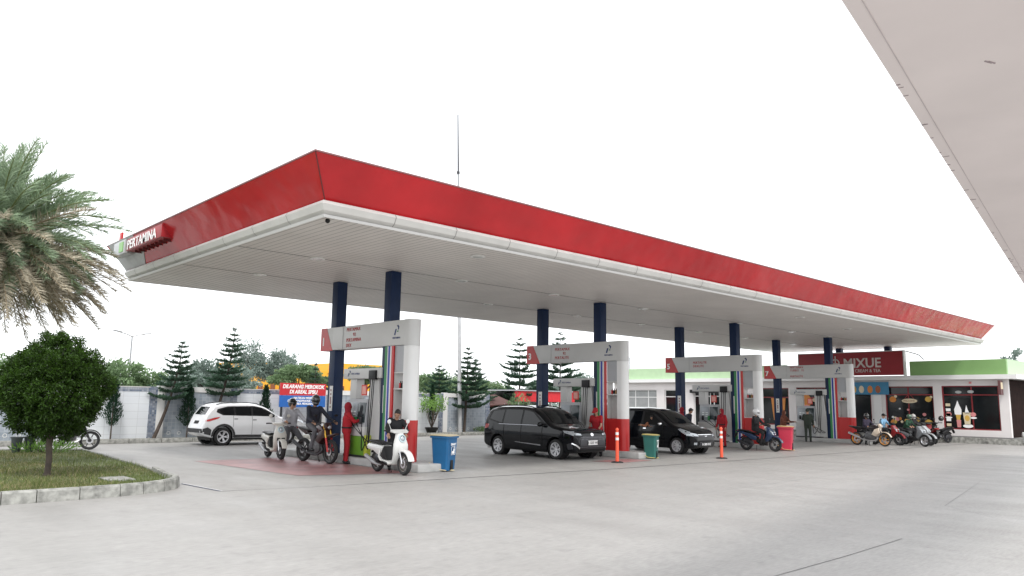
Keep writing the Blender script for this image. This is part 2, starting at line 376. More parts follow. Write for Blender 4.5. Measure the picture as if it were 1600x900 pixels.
# ------------------------------------------------------------------ main canopy
SOFF = mat('soffit planks', (.5, .48, .46), .5, var=.04)
def soffit_mat():
    m = SOFF; n = m.node_tree; p = n.nodes['Principled BSDF']; Lk = n.links.new
    tcn = n.nodes.new('ShaderNodeTexCoord'); wv = n.nodes.new('ShaderNodeTexWave'); wv.bands_direction = 'X'; wv.inputs['Scale'].default_value = 1 / .18 * .314; wv.wave_profile = 'SAW'
    Lk(tcn.outputs['Object'], wv.inputs['Vector'])
    r = n.nodes.new('ShaderNodeValToRGB'); e = r.color_ramp.elements; e[0].position = 0; e[0].color = (.16, .155, .15, 1); e[1].position = .15; e[1].color = (.70, .665, .63, 1)
    e2 = r.color_ramp.elements.new(.2); e2.color = (.75, .715, .68, 1)
    Lk(wv.outputs['Fac'], r.inputs[0])
    nz = n.nodes.new('ShaderNodeTexNoise'); nz.inputs['Scale'].default_value = .8; nz.inputs['Detail'].default_value = 5; Lk(tcn.outputs['Object'], nz.inputs[0])
    mr = n.nodes.new('ShaderNodeMapRange'); mr.inputs['To Min'].default_value = .84; mr.inputs['To Max'].default_value = 1.1; Lk(nz.outputs['Fac'], mr.inputs[0])
    v = n.nodes.new('ShaderNodeVectorMath'); v.operation = 'SCALE'; Lk(r.outputs[0], v.inputs[0]); Lk(mr.outputs[0], v.inputs['Scale']); Lk(v.outputs[0], p.inputs['Base Color'])
    b = n.nodes.new('ShaderNodeBump'); b.inputs['Strength'].default_value = .5; b.inputs['Distance'].default_value = .02; Lk(wv.outputs['Fac'], b.inputs['Height']); Lk(b.outputs[0], p.inputs['Normal'])
soffit_mat()
X0, X1, Y0, Y1 = 7.3, 48.5, 13.35, 25.5
FASC = mat('red fascia cladding', (.50, .020, .025), .22, var=.2, scale=.7, spec=.42)
_n = FASC.node_tree; _b = _n.nodes.new('ShaderNodeBump'); _b.inputs['Strength'].default_value = .8; _b.inputs['Distance'].default_value = .12
_z = _n.nodes.new('ShaderNodeTexNoise'); _z.inputs['Scale'].default_value = .8; _z.inputs['Detail'].default_value = 2; _t = _n.nodes.new('ShaderNodeTexCoord')
_n.links.new(_t.outputs['Object'], _z.inputs[0]); _n.links.new(_z.outputs['Fac'], _b.inputs['Height']); _n.links.new(_b.outputs[0], _n.nodes['Principled BSDF'].inputs['Normal'])
GUT = mat('white gutter trim', (.60, .59, .56), .5, var=.1, scale=1.5)
cano = thing('station_canopy', 'long fuel station canopy with red fascia and grey plank ceiling on navy columns', 'canopy', (0, 0, 0))
MB().add([(X0, Y0, 5.4), (X1, Y0, 5.4), (X1, Y1, 5.4), (X0, Y1, 5.4)], [(0, 3, 2, 1)]).build('ceiling', SOFF, cano, smooth=0)
MB().box(X0 + .1, X1 - .1, Y0 + .1, Y1 - .1, 5.46, 5.9).build('roof_deck', PANELG, cano, smooth=0)
def ringband(levels, nm, m, gap=None):
    """levels: (outset, z); closed band round the rectangle"""
    vs = []
    for o, z in levels: vs += [(X0 - o, Y0 - o, z), (X1 + o, Y0 - o, z), (X1 + o, Y1 + o, z), (X0 - o, Y1 + o, z)]
    fs = [(l * 4 + i, l * 4 + (i + 1) % 4, (l + 1) * 4 + (i + 1) % 4, (l + 1) * 4 + i) for l in range(len(levels) - 1) for i in range(4)]
    return MB().add(vs, fs).build(nm, m, cano, smooth=0, fix=False)
ringband([(-.02, 5.399), (.02, 5.37), (.06, 5.42)], 'ceiling_edge_trim', WHITE)
ringband([(.0, 5.44), (.08, 5.5), (.14, 5.62), (.1, 5.69)], 'gutter_trim', GUT)
ringband([(.08, 5.69), (.02, 5.695), (.58, 6.455)], 'red_fascia', FASC)
ringband([(.58, 6.455), (.6, 6.46), (.6, 6.49), (.52, 6.49), (.0, 5.9)], 'fascia_top_edge', mat('fascia edge', (.2, .08, .08), .4))
TJ = mat('joint grey', (.25, .24, .23), .6)
def tjoint(fn):
    pr = [(.003, 5.438), (.084, 5.498), (.144, 5.62), (.104, 5.692)]
    MB().add([fn(o, z, s) for o, z in pr for s in (-.008, .008)], [(2 * i, 2 * i + 1, 2 * i + 3, 2 * i + 2) for i in range(3)]).build('trim_joint', TJ, cano, smooth=0)
for xx in np.arange(X0 + 1.6, X1, 1.65): tjoint(lambda o, z, s: (xx + s, Y0 - o, z))
for yy in np.arange(Y0 + 1.4, Y1, 1.65): tjoint(lambda o, z, s: (X0 - o, yy + s, z))
for yy in (17.62, 21.25): MB().box(X0 + .1, X1 - .1, yy - .014, yy + .014, 5.392, 5.399).build('ceiling_seam', mat('seam grey', (.26, .25, .245), .7), cano, smooth=0)
# corner fold line on fascia
MB().tube([(X0 - .03, Y0 - .03, 5.7), (X0 - .585, Y0 - .585, 6.46)], .012, 6).build('corner_joint', mat('joint dark red', (.12, .02, .02), .5), cano)
MB().ball((X0 + .18, Y0 + .2, 5.36), .05).build('ceiling_camera', BLACK, cano)
LIGHTF = mat('downlight rim', (.75, .75, .73), .4); LIGHTG = mat('downlight glass', (.62, .62, .6), .15)
lp = MB().lathe([(.13, 0), (.19, 0), (.19, .025), (.14, .03)], None, 18).build('ceiling_light', LIGHTF, cano)
lg = MB().lathe([(.0, -.006), (.125, -.004), (.13, .02)], None, 18).build('lens', LIGHTG, lp)
spots = [(9.6, 21.2), (9.5, 17.62), (14.3, 17.62), (18.5, 21.2), (23.4, 21.2), (23.3, 17.7), (27.8, 21.25), (32.5, 21.3), (30.3, 17.8), (42.4, 21.4), (35.2, 17.8), (36.9, 21.3), (29.6, 14.6), (35.4, 15.2), (38.9, 17.7), (14.2, 21.2), (18.3, 17.62), (12.1, 14.3)]
for i, (a, b) in enumerate(spots):
    o = lp if i == 0 else copy_tree(lp, cano); o.location = (a, b, 5.37)
XC = [12.04, 21.0, 30.12, 39.28]
STRIPW = mat('notice strip', (.7, .7, .69), .5); 
colm = MB().box(-.165, .165, -.165, .165, 0, 5.24, .012).build('column', NAVY, cano)
ns = MB().box(-.18, -.168, -.15, .03, 1.3, 2.05).build('notice_strip', STRIPW, colm, smooth=0)
mb = MB()
for z in (1.92, 1.8, 1.42): mb.lathe([(0, 0), (.035, 0), (.035, .004), (0, .004)], Matrix.Translation((-.181, -.06, z)) @ Matrix.Rotation(-PI / 2, 4, 'Y'), 10)
mb.box(-.184, -.18, -.09, -.03, 1.5, 1.72); mb.build('hand_icons', mat('icon grey', (.25, .12, .12), .6), colm, smooth=0)
for o in children(colm):
    if o.name.startswith('hand_icons'): o.parent = colm
cols = [(x, y) for x in XC for y in (20.8, 17.9)]
for i, (a, b) in enumerate(cols):
    o = colm if i == 0 else copy_tree(colm, cano); o.location = (a, b, .15)
for b in (17.9, 20.8): MB().box(-.165, .165, -.165, .165, 4.3, 5.39).build('column', NAVY, cano, loc=(47.2, b, 0))
# lettering box on the left fascia
MB().box(0, .3, 0, 2.95, 0, .36, .01).build('letter_box', mat('letter box red', (.34, .012, .018), .4), cano, loc=(6.72, 21.1, 6.05))
lettering('PERTAMINA', .385, frame((6.70, 23.95, 6.08), (0, -1, 0), (0, 0, 1)), WTXT, cano, ext=.006, bold=.004, sx=1.16, space=1.05)
for k in range(8): MB().box(6.85, 7.15, 21.3 + k * .34, 21.32 + k * .34, 5.98, 6.045).build('letter_box_bracket', mat('bracket dark red', (.12, .015, .015), .6), cano, smooth=0)
SILV = mat('silver cladding', (.42, .43, .43), .4, .1, var=.15)
def fx(z): return X0 - .02 - .56 * (z - 5.695) / .76 - .02
q = [(23.95, 5.70), (25.75, 5.70), (25.9, 6.47), (23.55, 6.47), (23.35, 6.1)]
MB().add([(fx(z), y, z) for y, z in q] + [(fx(z) + .3, y, z) for y, z in q], [(0, 1, 2, 3, 4), (9, 8, 7, 6, 5)] + [(i, (i + 1) % 5, 5 + (i + 1) % 5, 5 + i) for i in range(5)]).build('silver_corner_panel', SILV, cano, smooth=0)
MB().box(6.68, 6.95, 24.1, 25.2, 6.0, 6.42, .02).build('logo_box', SILV, cano)
MB().box(6.66, 6.678, 24.25, 24.6, 6.06, 6.36).build('logo_green_bar', mat('logo green', (.2, .45, .12), .4), cano)
MB().slab([(0, 0), (.22, 0), (.16, .3), (-.03, .3)], -.03, .03, .01, Matrix.Rotation(R(90), 4, 'Z')).build('red_fin', RED, cano, loc=(6.75, 24.7, 6.42))

# ------------------------------------------------------------------ second canopy overhead (pinkish slab at the right)
PINK = mat('pinkish rendered slab', (.86, .785, .77), .85, var=.05, scale=.6)
pk = thing('neighbouring_canopy', 'flat pinkish rendered canopy slab overhead at the upper right', 'canopy', (4.84 * 5.5 / 4.5 * .82, 0, 0))
pk.location = (6.63, 2.75, 5.5); pk.rotation_euler = (0, 0, math.atan2(3.3, 19.93))
MB().box(-3, 27, -2.6, 0, 0, .35, .01).build('slab', PINK, pk, smooth=0)
MB().box(-3, 27, -.16, -.15, -.006, .0).build('drip_groove', mat('groove', (.6, .54, .54), .9), pk, smooth=0)
for xx in (-2, 26): MB().box(xx, xx + .4, -2.5, -2.1, -5.5, 0, .01).build('column', PINK, pk)
mb = MB(); r2 = random.Random(3)
for k in range(46):
    a = r2.uniform(-3, 26); l = r2.uniform(.02, .12) * (2 if r2.random() < .15 else 1)
    mb.box(a, a + r2.uniform(.01, .03), -l, -.002, -.0065, -.0005)
for a, b in ((2.2, -.9), (2.23, -.93)): mb.tube([(a, b, -.004), (a + .09, b - .05, -.004)], .01, 5)
mb.build('edge_stains', mat('old dirt', (.40, .34, .35), .9), pk, smooth=0)

# ------------------------------------------------------------------ pump islands, gantry signs, dispensers
ISLM = mat('island concrete', (.42, .42, .41), .65, var=.2, scale=3)
NUM = ['1', '3', '5', '7']
ORD = ['nearest', 'second', 'third', 'farthest']
TXT = ['PERTAMAX\n        92\nPERTAMINA\nDEX', 'PERTAMAX\n         92\nPERTALITE', 'PERTALITE\nDEXLITE', 'PERTAMAX\nTURBO   92\n\nPERTALITE']
ordn = ['numbered 1', 'numbered 3', 'numbered 5', 'numbered 7']
def flex(mb, pts, r=.014, n=6): mb.tube(pts, r, n)
def catmull(P, k=6):
    P = [Vector(p) for p in P]; out = []
    for i in range(len(P) - 1):
        a = P[max(0, i - 1)]; b = P[i]; c = P[i + 1]; d = P[min(len(P) - 1, i + 2)]
        for j in range(k):
            t = j / k; out.append(.5 * ((2 * b) + (c - a) * t + (2 * a - 5 * b + 4 * c - d) * t * t + (3 * b - a - 3 * c + d) * t ** 3))
    out.append(P[-1]); return out
def logo(par, M, s, word=True):
    """company mark: blue slanted bar, green and red strokes, small word"""
    MB().prism([(-.02 * s, 0), (.07 * s, 0), (.16 * s, .24 * s), (.07 * s, .24 * s)], 0, .004, M).build('logo_mark', BTXT, par, smooth=0)
    MB().prism([(.16 * s, .36 * s), (.24 * s, .40 * s), (.33 * s, .33 * s), (.31 * s, .22 * s), (.24 * s, .20 * s), (.25 * s, .30 * s)], 0, .004, M).build('logo_mark', BTXT, par, smooth=0)
    MB().prism([(.18 * s, .12 * s), (.27 * s, .12 * s), (.29 * s, .17 * s), (.19 * s, .17 * s)], 0, .004, M).build('logo_mark', GREENS, par, smooth=0)
islands = []
for i, xc in enumerate(XC):
    nb = ['first', 'second', 'third', 'fourth'][i]
    io = MB().box(-.4, .62, -2.0, 5.6, 0, .2, .03).build('pump_island', ISLM, loc=(xc, 17.9, 0))
    tag(io, ['nearest raised concrete island, beside the blue bin', 'raised concrete island between the two black vans', 'raised concrete island left of the blue scooter', 'farthest raised concrete island, nearest the shop'][i], 'pump island', 'raised pump islands')
    g = thing('gantry_sign', ['nearest white overhead sign on a rounded post, red digit 1 end', 'white overhead sign between the black vans, digit 3 on its red end', 'white overhead sign left of the blue scooter, digit 5 on its red end', 'farthest white overhead sign, beside the shop, digit 7 on its red end'][i], 'sign', (xc, 16.85, .2), 0, 'overhead signs of the pump islands')
    # pillar : half round front
    prof = [(-.2, .12), (-.2, 0)] + [(.2 * math.cos(t), .2 * math.sin(t)) for t in np.linspace(PI, 2 * PI, 13)[1:-1]] + [(.2, 0), (.2, .12)]
    MB().prism(prof, 1.08, 3.06).build('post', WHITE, g)
    prof2 = [(a * 1.02, b * 1.02) for a, b in prof]
    MB().prism(prof2, 0, 1.08).build('post_base', RED, g)
    MB().prism(prof2, 3.065, 3.77).build('beam_end_cap', OFFW, g)
    MB().box(-.2, .2, .125, 3.9, 3.08, 3.765, .006).build('beam', OFFW, g)
    # red end with diagonal edge
    Mx = Matrix(((0, 0, 1, 0), (1, 0, 0, 0), (0, 1, 0, 0), (0, 0, 0, 1)))
    MB().prism([(3.905, 3.07), (4.62, 3.07), (4.62, 3.77), (4.28, 3.77)], -.203, .203, Mx).build('red_end', RED, g, smooth=0)
    MB().prism([(3.9, 3.075), (3.9, 3.765), (4.275, 3.765), (3.9, 3.08)], -.198, .198, Mx).build('beam_tip', OFFW, g, smooth=0)
    lettering(NUM[i], .34, frame((-.206, 4.53, 3.24), (0, -1, 0), (0, 0, 1)), WTXT, g, bold=.012)
    nl = TXT[i].count('\n')
    lettering(TXT[i], .145, frame((-.203, 3.1, 3.37 + .078 * nl), (0, -1, 0), (0, 0, 1)), REDTXT, g, bold=.0, lsp=1.08, sx=.98, space=1.08)
    logo(g, frame((-.201, .60, 3.36), (0, -1, 0), (0, 0, 1)), .7)
    lettering('PERTAMINA', .07, frame((-.203, .68, 3.26), (0, -1, 0), (0, 0, 1)), BTXT, g, ext=.002, bold=.002)
    MB().box(-.21, .21, 3.3, 3.305, 3.08, 3.766).build('panel_joint', PANELG, g, smooth=0)
    # shelf cabinet between post and stripe board
    MB().box(-.17, .17, .13, .6, 0, 1.08).build('cabinet_base', RED, g, smooth=0)
    mb = MB(); mb.box(.1, .14, .13, .6, 1.09, 1.9); mb.box(-.15, .14, .57, .6, 1.09, 2.32); mb.box(-.16, .16, .13, .6, 1.885, 1.92); mb.box(-.16, .16, .13, .6, 2.32, 2.36)
    mb.build('shelves', OFFW, g, smooth=0)
    MB().box(-.15, .15, .13, .6, 2.365, 3.07).build('grey_panel', PANELG, g, smooth=0)
    for j, (a, b, m_) in enumerate(((.60, .70, RED), (.705, .765, WHITE), (.77, .86, BLUES), (.865, .90, WHITE), (.905, 1.02, GREENS))):
        MB().box(-.2, -.16, a, b, 0, 3.07).build('colour_stripe', m_, g, smooth=0)
    # oil bottles
    if True:
        for k in range(4):
            bo = thing('oil_bottle', f"{['red', 'amber', 'black', 'second red'][k]} oil bottle, {['nearest', 'second from', 'third from', 'farthest from'][k]} the white post, under the {ORD[i]} sign", 'bottle', (xc - .02, 16.85 + .2 + k * .09, 2.125), 0, f'bottles on the shelf of the sign {ordn[i]}')
            bm_ = MB(); bm_.box(-.04, .04, -.03, .03, 0, .14, .012); bm_.build('bottle_body', [RED, mat('amber bottle', (.35, .2, .05), .4), BLACK, RED][k], bo)
            MB().cyl((0, 0, .14), .015, .05, 8).build('cap', BLACK, bo)
    # dispenser
    d = thing('fuel_dispenser', ['nearest fuel dispenser with bright green lower panel', 'white fuel dispenser behind the black van with white plate', 'white fuel dispenser between the older van and the blue scooter', 'farthest white fuel dispenser, behind the red bin'][i], 'fuel pump', (xc, 19.1, .2), 0, 'fuel dispensers')
    MB().box(-.28, .28, -.62, .62, 0, .06).build('plinth', DARKM, d)
    lowc = mat('bright green panel', (.13, .30, .03), .4) if i == 0 else [None, mat('light grey panel', (.45, .46, .47), .4), WHITE, mat('light grey panel', (.45, .46, .47), .4)][i]
    MB().box(-.27, .27, -.45, .6, .06, .58, .01).build('lower_panel', lowc, d)
    MB().box(-.272, .272, -.61, -.455, .06, .62, .01).build('yellow_panel', mat('lime panel', (.45, .5, .05), .4) if i == 0 else OFFW, d)
    MB().box(-.26, .26, -.45, .6, .585, .84, .01).build('middle_panel', OFFW, d)
    MB().slab([(-.24, .84), (.24, .84), (.17, 1.62), (-.17, 1.62)], -.42, .55, .01).build('display_housing', PANELG, d)
    for a, b, m_, nm in ((.06, .5, mat('lcd grey', (.30, .33, .36), .2), 'display'), (-.38, .02, mat('dark screen', (.03, .045, .05), .12), 'keypad_screen')):
        ax = Vector((.07, 0, .78)).normalized()
        for sgn in (-1,):
            MB().box(0, .02, a, b, .12, .68, .004, Matrix.Translation((-.255, 0, .84)) @ Matrix.Rotation(math.atan2(.07, .78), 4, 'Y')).build(nm, m_, d)
    mb = MB()
    for rr in range(3):
        for cc in range(2):
            mb.box(-.004, .0, .12 + cc * .17, .24 + cc * .17, .44 + rr * .08 - .2, .48 + rr * .08 - .2, 0, Matrix.Translation((-.255, 0, .84)) @ Matrix.Rotation(math.atan2(.07, .78), 4, 'Y'))
    mb.build('digits', mat('pale digits', (.7, .75, .75), .4), d, smooth=0)
    MB().box(-.13, .13, .28, .62, 1.62, 2.19, .01).build('upright', OFFW, d)
    MB().add([(sx * .14, y, z) for sx in (-1, 1) for y, z in ((-.42, 2.19), (-.9, 2.19), (-1.12, .06), (-.48, .06))], [(0, 1, 2, 3), (7, 6, 5, 4), (0, 4, 5, 1), (1, 5, 6, 2), (2, 6, 7, 3), (3, 7, 4, 0)]).build('hose_fairing', OFFW, d, smooth=0)
    MB().box(-.2, .2, -1.1, .92, 2.2, 2.49, .012).build('top_bar', OFFW, d)
    logo(d, frame((-.203, .66, 2.27), (0, -1, 0), (0, 0, 1)), .42)
    lettering('PERTAMINA', .085, frame((-.203, .48, 2.31), (0, -1, 0), (0, 0, 1)), BTXT, d, ext=.002)
    MB().box(-.27, -.18, -.88, -.55, 2.16, 2.42, .01).build('hose_box', BLACK, d)
    for k, oy in enumerate((-.62, -.72, -.80)):
        mb = MB(); flex(mb, catmull([(-.24, oy, 2.16), (-.27, oy, 1.4), (-.30, oy - .02 + .03 * k, .6 - .1 * k), (-.30, oy + .22 - .2 * k, .2 + .05 * k), (-.27, oy + .3 + .1 * k, .62), (-.24, -.25 + .3 * k, .95)], 6)); mb.build('hose', BLACK, d)
        n_ = MB(); n_.box(-.31, -.24, -.30 + .3 * k, -.22 + .3 * k, .92, 1.12, .01); n_.build('nozzle', [DARKM, mat('green nozzle', (.03, .2, .06), .5), BLACK][k], d)
    nsn = MB().box(-.15, -.13, -.30, -.03, 1.72, 2.02).build('warning_notice', mat('red notice', (.6, .06, .05), .5), d, smooth=0)
    MB().box(-.155, -.15, -.26, -.07, 1.76, 1.98).build('notice_print', mat('pale red print', (.75, .35, .3), .5), nsn, smooth=0)

# ------------------------------------------------------------------ shop building
SX = 46.5
sh = thing('shop_building', 'long white ice cream shop with green parapet and red framed windows', 'building', (SX, 0, 0))
WALLW = mat('white render', (.70, .67, .66), .8, var=.06, scale=.8, bump=.05)
GREENP = mat('green parapet', (.20, .36, .13), .5, var=.1, scale=.5); GREENL = mat('lightened parapet green', (.42, .58, .36), .5, var=.06)
def sbox(nm, m, x0, x1, y0, y1, z0, z1, par=sh, bev=0): return MB().box(x0, x1, y0, y1, z0, z1, bev).build(nm, m, par, smooth=0)
openings = [(34.2, 37.2, 1.1, 2.85), (31.9, 33.5, .9, 2.85), (28.3, 31.0, .33, 2.85), (23.9, 25.9, .6, 2.95), (21.0, 23.4, .5, 2.98), (18.75, 19.95, .33, 3.2), (15.35, 17.95, .62, 3.02), (12.15, 14.92, .68, 3.04)]
ys = [11.7]
for (a, b, c, d_) in openings[::-1]:
    sbox('wall', WALLW, 0, .25, ys[-1], a, .33, 3.38); 
    if c > .34: sbox('wall', WALLW, 0, .25, a, b, .33, c)
    sbox('wall', WALLW, 0, .25, a, b, d_, 3.38); ys.append(b)
sbox('wall', WALLW, 0, .25, ys[-1], 38.2, .33, 3.38)
sbox('floor_plinth', KERB, -.9, 14, 8, 38.2, 0, .30)
sbox('pavement_edge', mat('dark edge', (.16, .16, .16), .8), -.6, -.1, 8, 38, .30, .345)
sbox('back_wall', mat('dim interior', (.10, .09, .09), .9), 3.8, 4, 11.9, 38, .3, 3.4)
sbox('end_wall', WALLW, .25, 10, 38.0, 38.2, .3, 3.38)
sbox('roof_slab', WHITE, -.35, 13, 11.2, 38.4, 3.38, 3.62)
sbox('parapet', GREENL, -.02, .2, 24, 38.2, 3.625, 4.42); sbox('parapet', GREENP, -.02, .2, 11.7, 16.5, 3.625, 4.44)
sbox('parapet', GREENL, .2, 13, 11.7, 11.9, 3.625, 4.44)  # side face given a paler green for the brighter light on it
sbox('side_wall', mat('dark brown cladding', (.022, .013, .012), .95, var=.4, spec=.05), .25, 13, 11.72, 11.85, .3, 3.38)
sbox('terrace_floor', KERB, .25, 13, 9, 11.7, .3, .33)
REDF = mat('red window frame', (.22, .02, .025), .4)
def window(a, b, c, d_, fm, muls, tr):
    f = sbox('window', fm, .08, .16, a, a + .07, c, d_)
    m = MB(); m.box(.08, .16, b - .07, b, c, d_); m.box(.08, .16, a + .07, b - .07, c, c + .06); m.box(.08, .16, a + .07, b - .07, d_ - .06, d_)
    if tr: m.box(.085, .155, a + .07, b - .07, tr - .03, tr + .03)
    for y in muls: m.box(.083, .158, y - .03, y + .03, c + .06, d_ - .06)
    m.build('frame', fm, f, smooth=0); sbox('pane', GLASSD, .11, .125, a + .07, b - .07, c + .06, d_ - .06, f); return f
LG = mat('pale curtain glass', (.32, .33, .33), .1)
w1 = window(34.2, 37.2, 1.1, 2.85, WHITE, (35.0, 36.2), 2.3); sbox('curtain', LG, .1, .108, 34.3, 37.1, 1.2, 2.75, w1)
window(31.9, 33.5, .9, 2.85, WHITE, (32.3,), 2.35); window(28.3, 31.0, .33, 2.85, WHITE, (29.4, 29.7), 2.4)
window(23.9, 25.9, .6, 2.95, REDF, (), 2.35); window(21.0, 23.4, .5, 2.98, REDF, (22.2,), 2.35)
window(15.35, 17.95, .62, 3.02, REDF, (16.7,), 2.55); w8 = window(12.15, 14.92, .68, 3.04, REDF, (13.47,), 2.55)
dr = sbox('door', REDF, .12, .18, 18.75, 18.83, .33, 2.5); sbox('pane', GLASSD, .13, .14, 18.83, 19.95, .33, 2.5, dr)
sbox('awning_box', BLACK, -.2, .0, 28.2, 31.2, 2.62, 2.85)
# shop stickers : plaques, fruit, cones
def sticker(nm, m, poly, z=0):
    return MB().prism(poly, 0, .006, frame((.078 - z, 0, 0), (0, -1, 0), (0, 0, 1))).build(nm, m, sh, smooth=0)
def ell(cy, cz, a, b, n=16, ph=0): return [(-cy + a * math.cos(2 * PI * k / n + ph), cz + b * math.sin(2 * PI * k / n + ph)) for k in range(n)]
ORG = mat('orange print', (.6, .22, .04), .5); CREAM = mat('cream print', (.7, .6, .42), .5); PNK = mat('pink print', (.65, .25, .25), .5); GOLD = mat('golden print', (.6, .38, .08), .5)
for cy in (16.65, 22.0):
    sticker('welcome_plaque', CREAM, ell(cy, 2.2, .42, .13)); lettering('WELCOME', .13, frame((.068, cy + .34, 2.155), (0, -1, 0), (0, 0, 1)), mat('brown print', (.25, .1, .03), .6), sh, ext=.002)
    mb = MB(); mb.tube([(.07, cy - .25, 2.32), (.07, cy, 2.62), (.07, cy + .25, 2.32)], .012, 5); mb.build('plaque_cord', mat('red print', (.4, .05, .05), .5), sh)
for cy, cz, m_, a in ((17.55, 2.28, ORG, .19), (15.65, 2.3, GOLD, .17), (15.5, 2.42, CREAM, .08), (17.4, 2.45, CREAM, .09), (17.6, 1.0, ORG, .14), (15.7, 1.0, GOLD, .2), (16.3, 1.15, GOLD, .16), (17.2, 1.75, WTXT, .05), (16.75, 1.7, PNK, .07), (15.9, 1.45, PNK, .10)):
    sticker('fruit_sticker', m_, ell(cy, cz, a, a * .9, 12))
rs = random.Random(2)
for k in range(16):
    cy = rs.uniform(15.6, 17.7); cz = .75 + rs.random() * .55; a = rs.uniform(.06, .14); sticker('flower_sticker', [WTXT, PNK, GOLD, CREAM, ORG, RED][k % 6], ell(cy, cz, a, a, 7, rs.random()), .002 * (k % 3))
# ice cream cone and sundae
sticker('cone_sticker', WTXT, [(-14.35, 1.5), (-14.18, 1.42), (-14.02, 1.5), (-14.0, 1.75), (-14.12, 2.05), (-14.18, 2.25), (-14.25, 2.05), (-14.37, 1.75)])
sticker('cone_sticker', GOLD, [(-14.3, 1.48), (-14.05, 1.48), (-14.1, 1.2), (-14.26, 1.2)], .004); sticker('cone_sticker', PNK, [(-14.28, 1.2), (-14.06, 1.2), (-14.08, .8), (-14.26, .8)])
sticker('sundae_sticker', WTXT, [(-13.85, 1.55), (-13.62, 1.55), (-13.7, 1.75), (-13.76, 2.0), (-13.82, 1.75)])
sticker('sundae_sticker', CREAM, [(-13.95, 1.6), (-13.55, 1.6), (-13.62, .95), (-13.88, .95)]); sticker('sundae_sticker', GOLD, ell(13.75, 1.3, .12, .16), .004); sticker('sundae_sticker', WTXT, ell(13.73, .88, .25, .1))
for cy, cz in ((14.65, 1.5), (13.45, 1.5)): sticker('cup_sticker', PNK, ell(cy, cz, .14, .12)); sticker('cup_sticker', WTXT, ell(cy, cz - .18, .17, .05)); 
for k in range(5): sticker('price_sticker', WTXT if k % 2 else CREAM, [(-14.78, .85 + k * .27), (-14.55, .85 + k * .27), (-14.55, 1.0 + k * .27), (-14.78, 1.0 + k * .27)])
for cy, cz in ((13.5, 2.72), (14.1, 2.7)): sticker('snow_sticker', mat('grey print', (.4, .42, .42), .5), ell(cy, cz, .16, .08))
# posters in the left windows
sticker('menu_poster', ORG, [(-25.0, .9), (-24.3, .9), (-24.15, 2.3), (-25.15, 2.3)]); sticker('menu_poster', CREAM, ell(24.65, 1.7, .25, .3), .004)
sticker('cup_poster', ORG, ell(22.75, 2.15, .3, .4)); sticker('cup_poster', PNK, ell(22.75, 1.7, .25, .2), .004); sticker('cup_poster', CREAM, ell(21.45, 1.25, .2, .3)); sticker('red_poster', mat('red poster', (.4, .03, .03), .5), [(-21.9, .7), (-21.3, .7), (-21.3, 1.6), (-21.9, 1.6)])
sticker('cola_poster', RED, [(-23.3, .8), (-22.9, .8), (-22.9, 2.3), (-23.3, 2.3)])
# banner over the entrance
bn = sbox('poster_banner', mat('blue banner', (.05, .22, .38), .5), -.08, -.02, 17.7, 19.95, 2.55, 3.28)
for k, cy in enumerate((19.7, 19.25, 18.75, 18.3)):
    mb = MB(); mb.prism(ell(cy, 2.85, .15, .22, 14), 0, .006, frame((-.082, 0, 0), (0, -1, 0), (0, 0, 1))); mb.build('banner_drink', [GOLD, CREAM, ORG, mat('brown print2', (.35, .12, .05), .5)][k], bn, smooth=0)
lb = sbox('light_box', mat('brown light box', (.12, .05, .05), .5), -.55, -.12, 11.9, 12.02, 2.55, 3.3); sbox('light_box_face', CREAM, -.5, -.17, 11.885, 11.9, 2.85, 3.2, lb)
sbox('spot_lamp', PNK, -.1, 0, 13.4, 13.5, 3.15, 3.25)
# plain white pillar at the shop entrance
sbox('entrance_pillar', WHITE, -.05, .2, 18.18, 18.6, .33, 2.55)
# mixue sign
sg = thing('shop_sign', 'big dark red shop sign with white lettering standing on the shop roof edge', 'sign', (SX - .5, 0, 0))
REDS = mat('dark red sign', (.26, .012, .02), .4, var=.08)
MB().box(0, .3, 16.65, 22.88, 3.66, 5.02).build('sign_board', REDS, sg, smooth=0)
mb = MB(); mb.box(-.02, .32, 16.6, 16.65, 3.62, 5.06); mb.box(-.02, .32, 22.88, 22.93, 3.62, 5.06); mb.box(-.02, .32, 16.6, 22.93, 5.02, 5.06); mb.build('sign_frame', OFFW, sg, smooth=0)
CRT = mat('cream letters', (.6, .55, .52), .5)
lettering('MIXUE', .78, frame((-.005, 20.08, 4.13), (0, -1, 0), (0, 0, 1)), CRT, sg, ext=.02, bold=.012, sx=.96)
lettering('SWEET ICE CREAM & TEA', .27, frame((-.005, 20.62, 3.84), (0, -1, 0), (0, 0, 1)), CRT, sg, ext=.01, sx=.88)
# round emblem (plain ring with stroke)
mb = MB(); Mx = frame((-.005, 20.55, 4.42), (0, -1, 0), (0, 0, 1)); mb.lathe([(.19, 0), (.25, 0), (.25, .02), (.19, .02)], Mx, 20, closed=True); mb.box(-.03, .03, -.1, .42, 0, .02, 0, Mx); mb.box(-.13, .13, -.06, -.0, 0, .02, 0, Mx); mb.build('emblem', CRT, sg, smooth=0)
MB().tube(catmull([(.1, 16.5, 5), (.1, 16.2, 4.9), (.0, 15.8, 4.75), (.15, 15.6, 4.5)]), .03, 6).build('cable_bundle', DARKM, sg)

# things beside the shop's dark side
pt = thing('potted_plant', 'small green plant in a white pot by the dark shop side wall', 'plant', (SX + .9, 11.3, .33))
MB().lathe([(.12, 0), (.18, .1), (.17, .25), (.14, .3)], None, 14).build('pot', WHITE, pt)

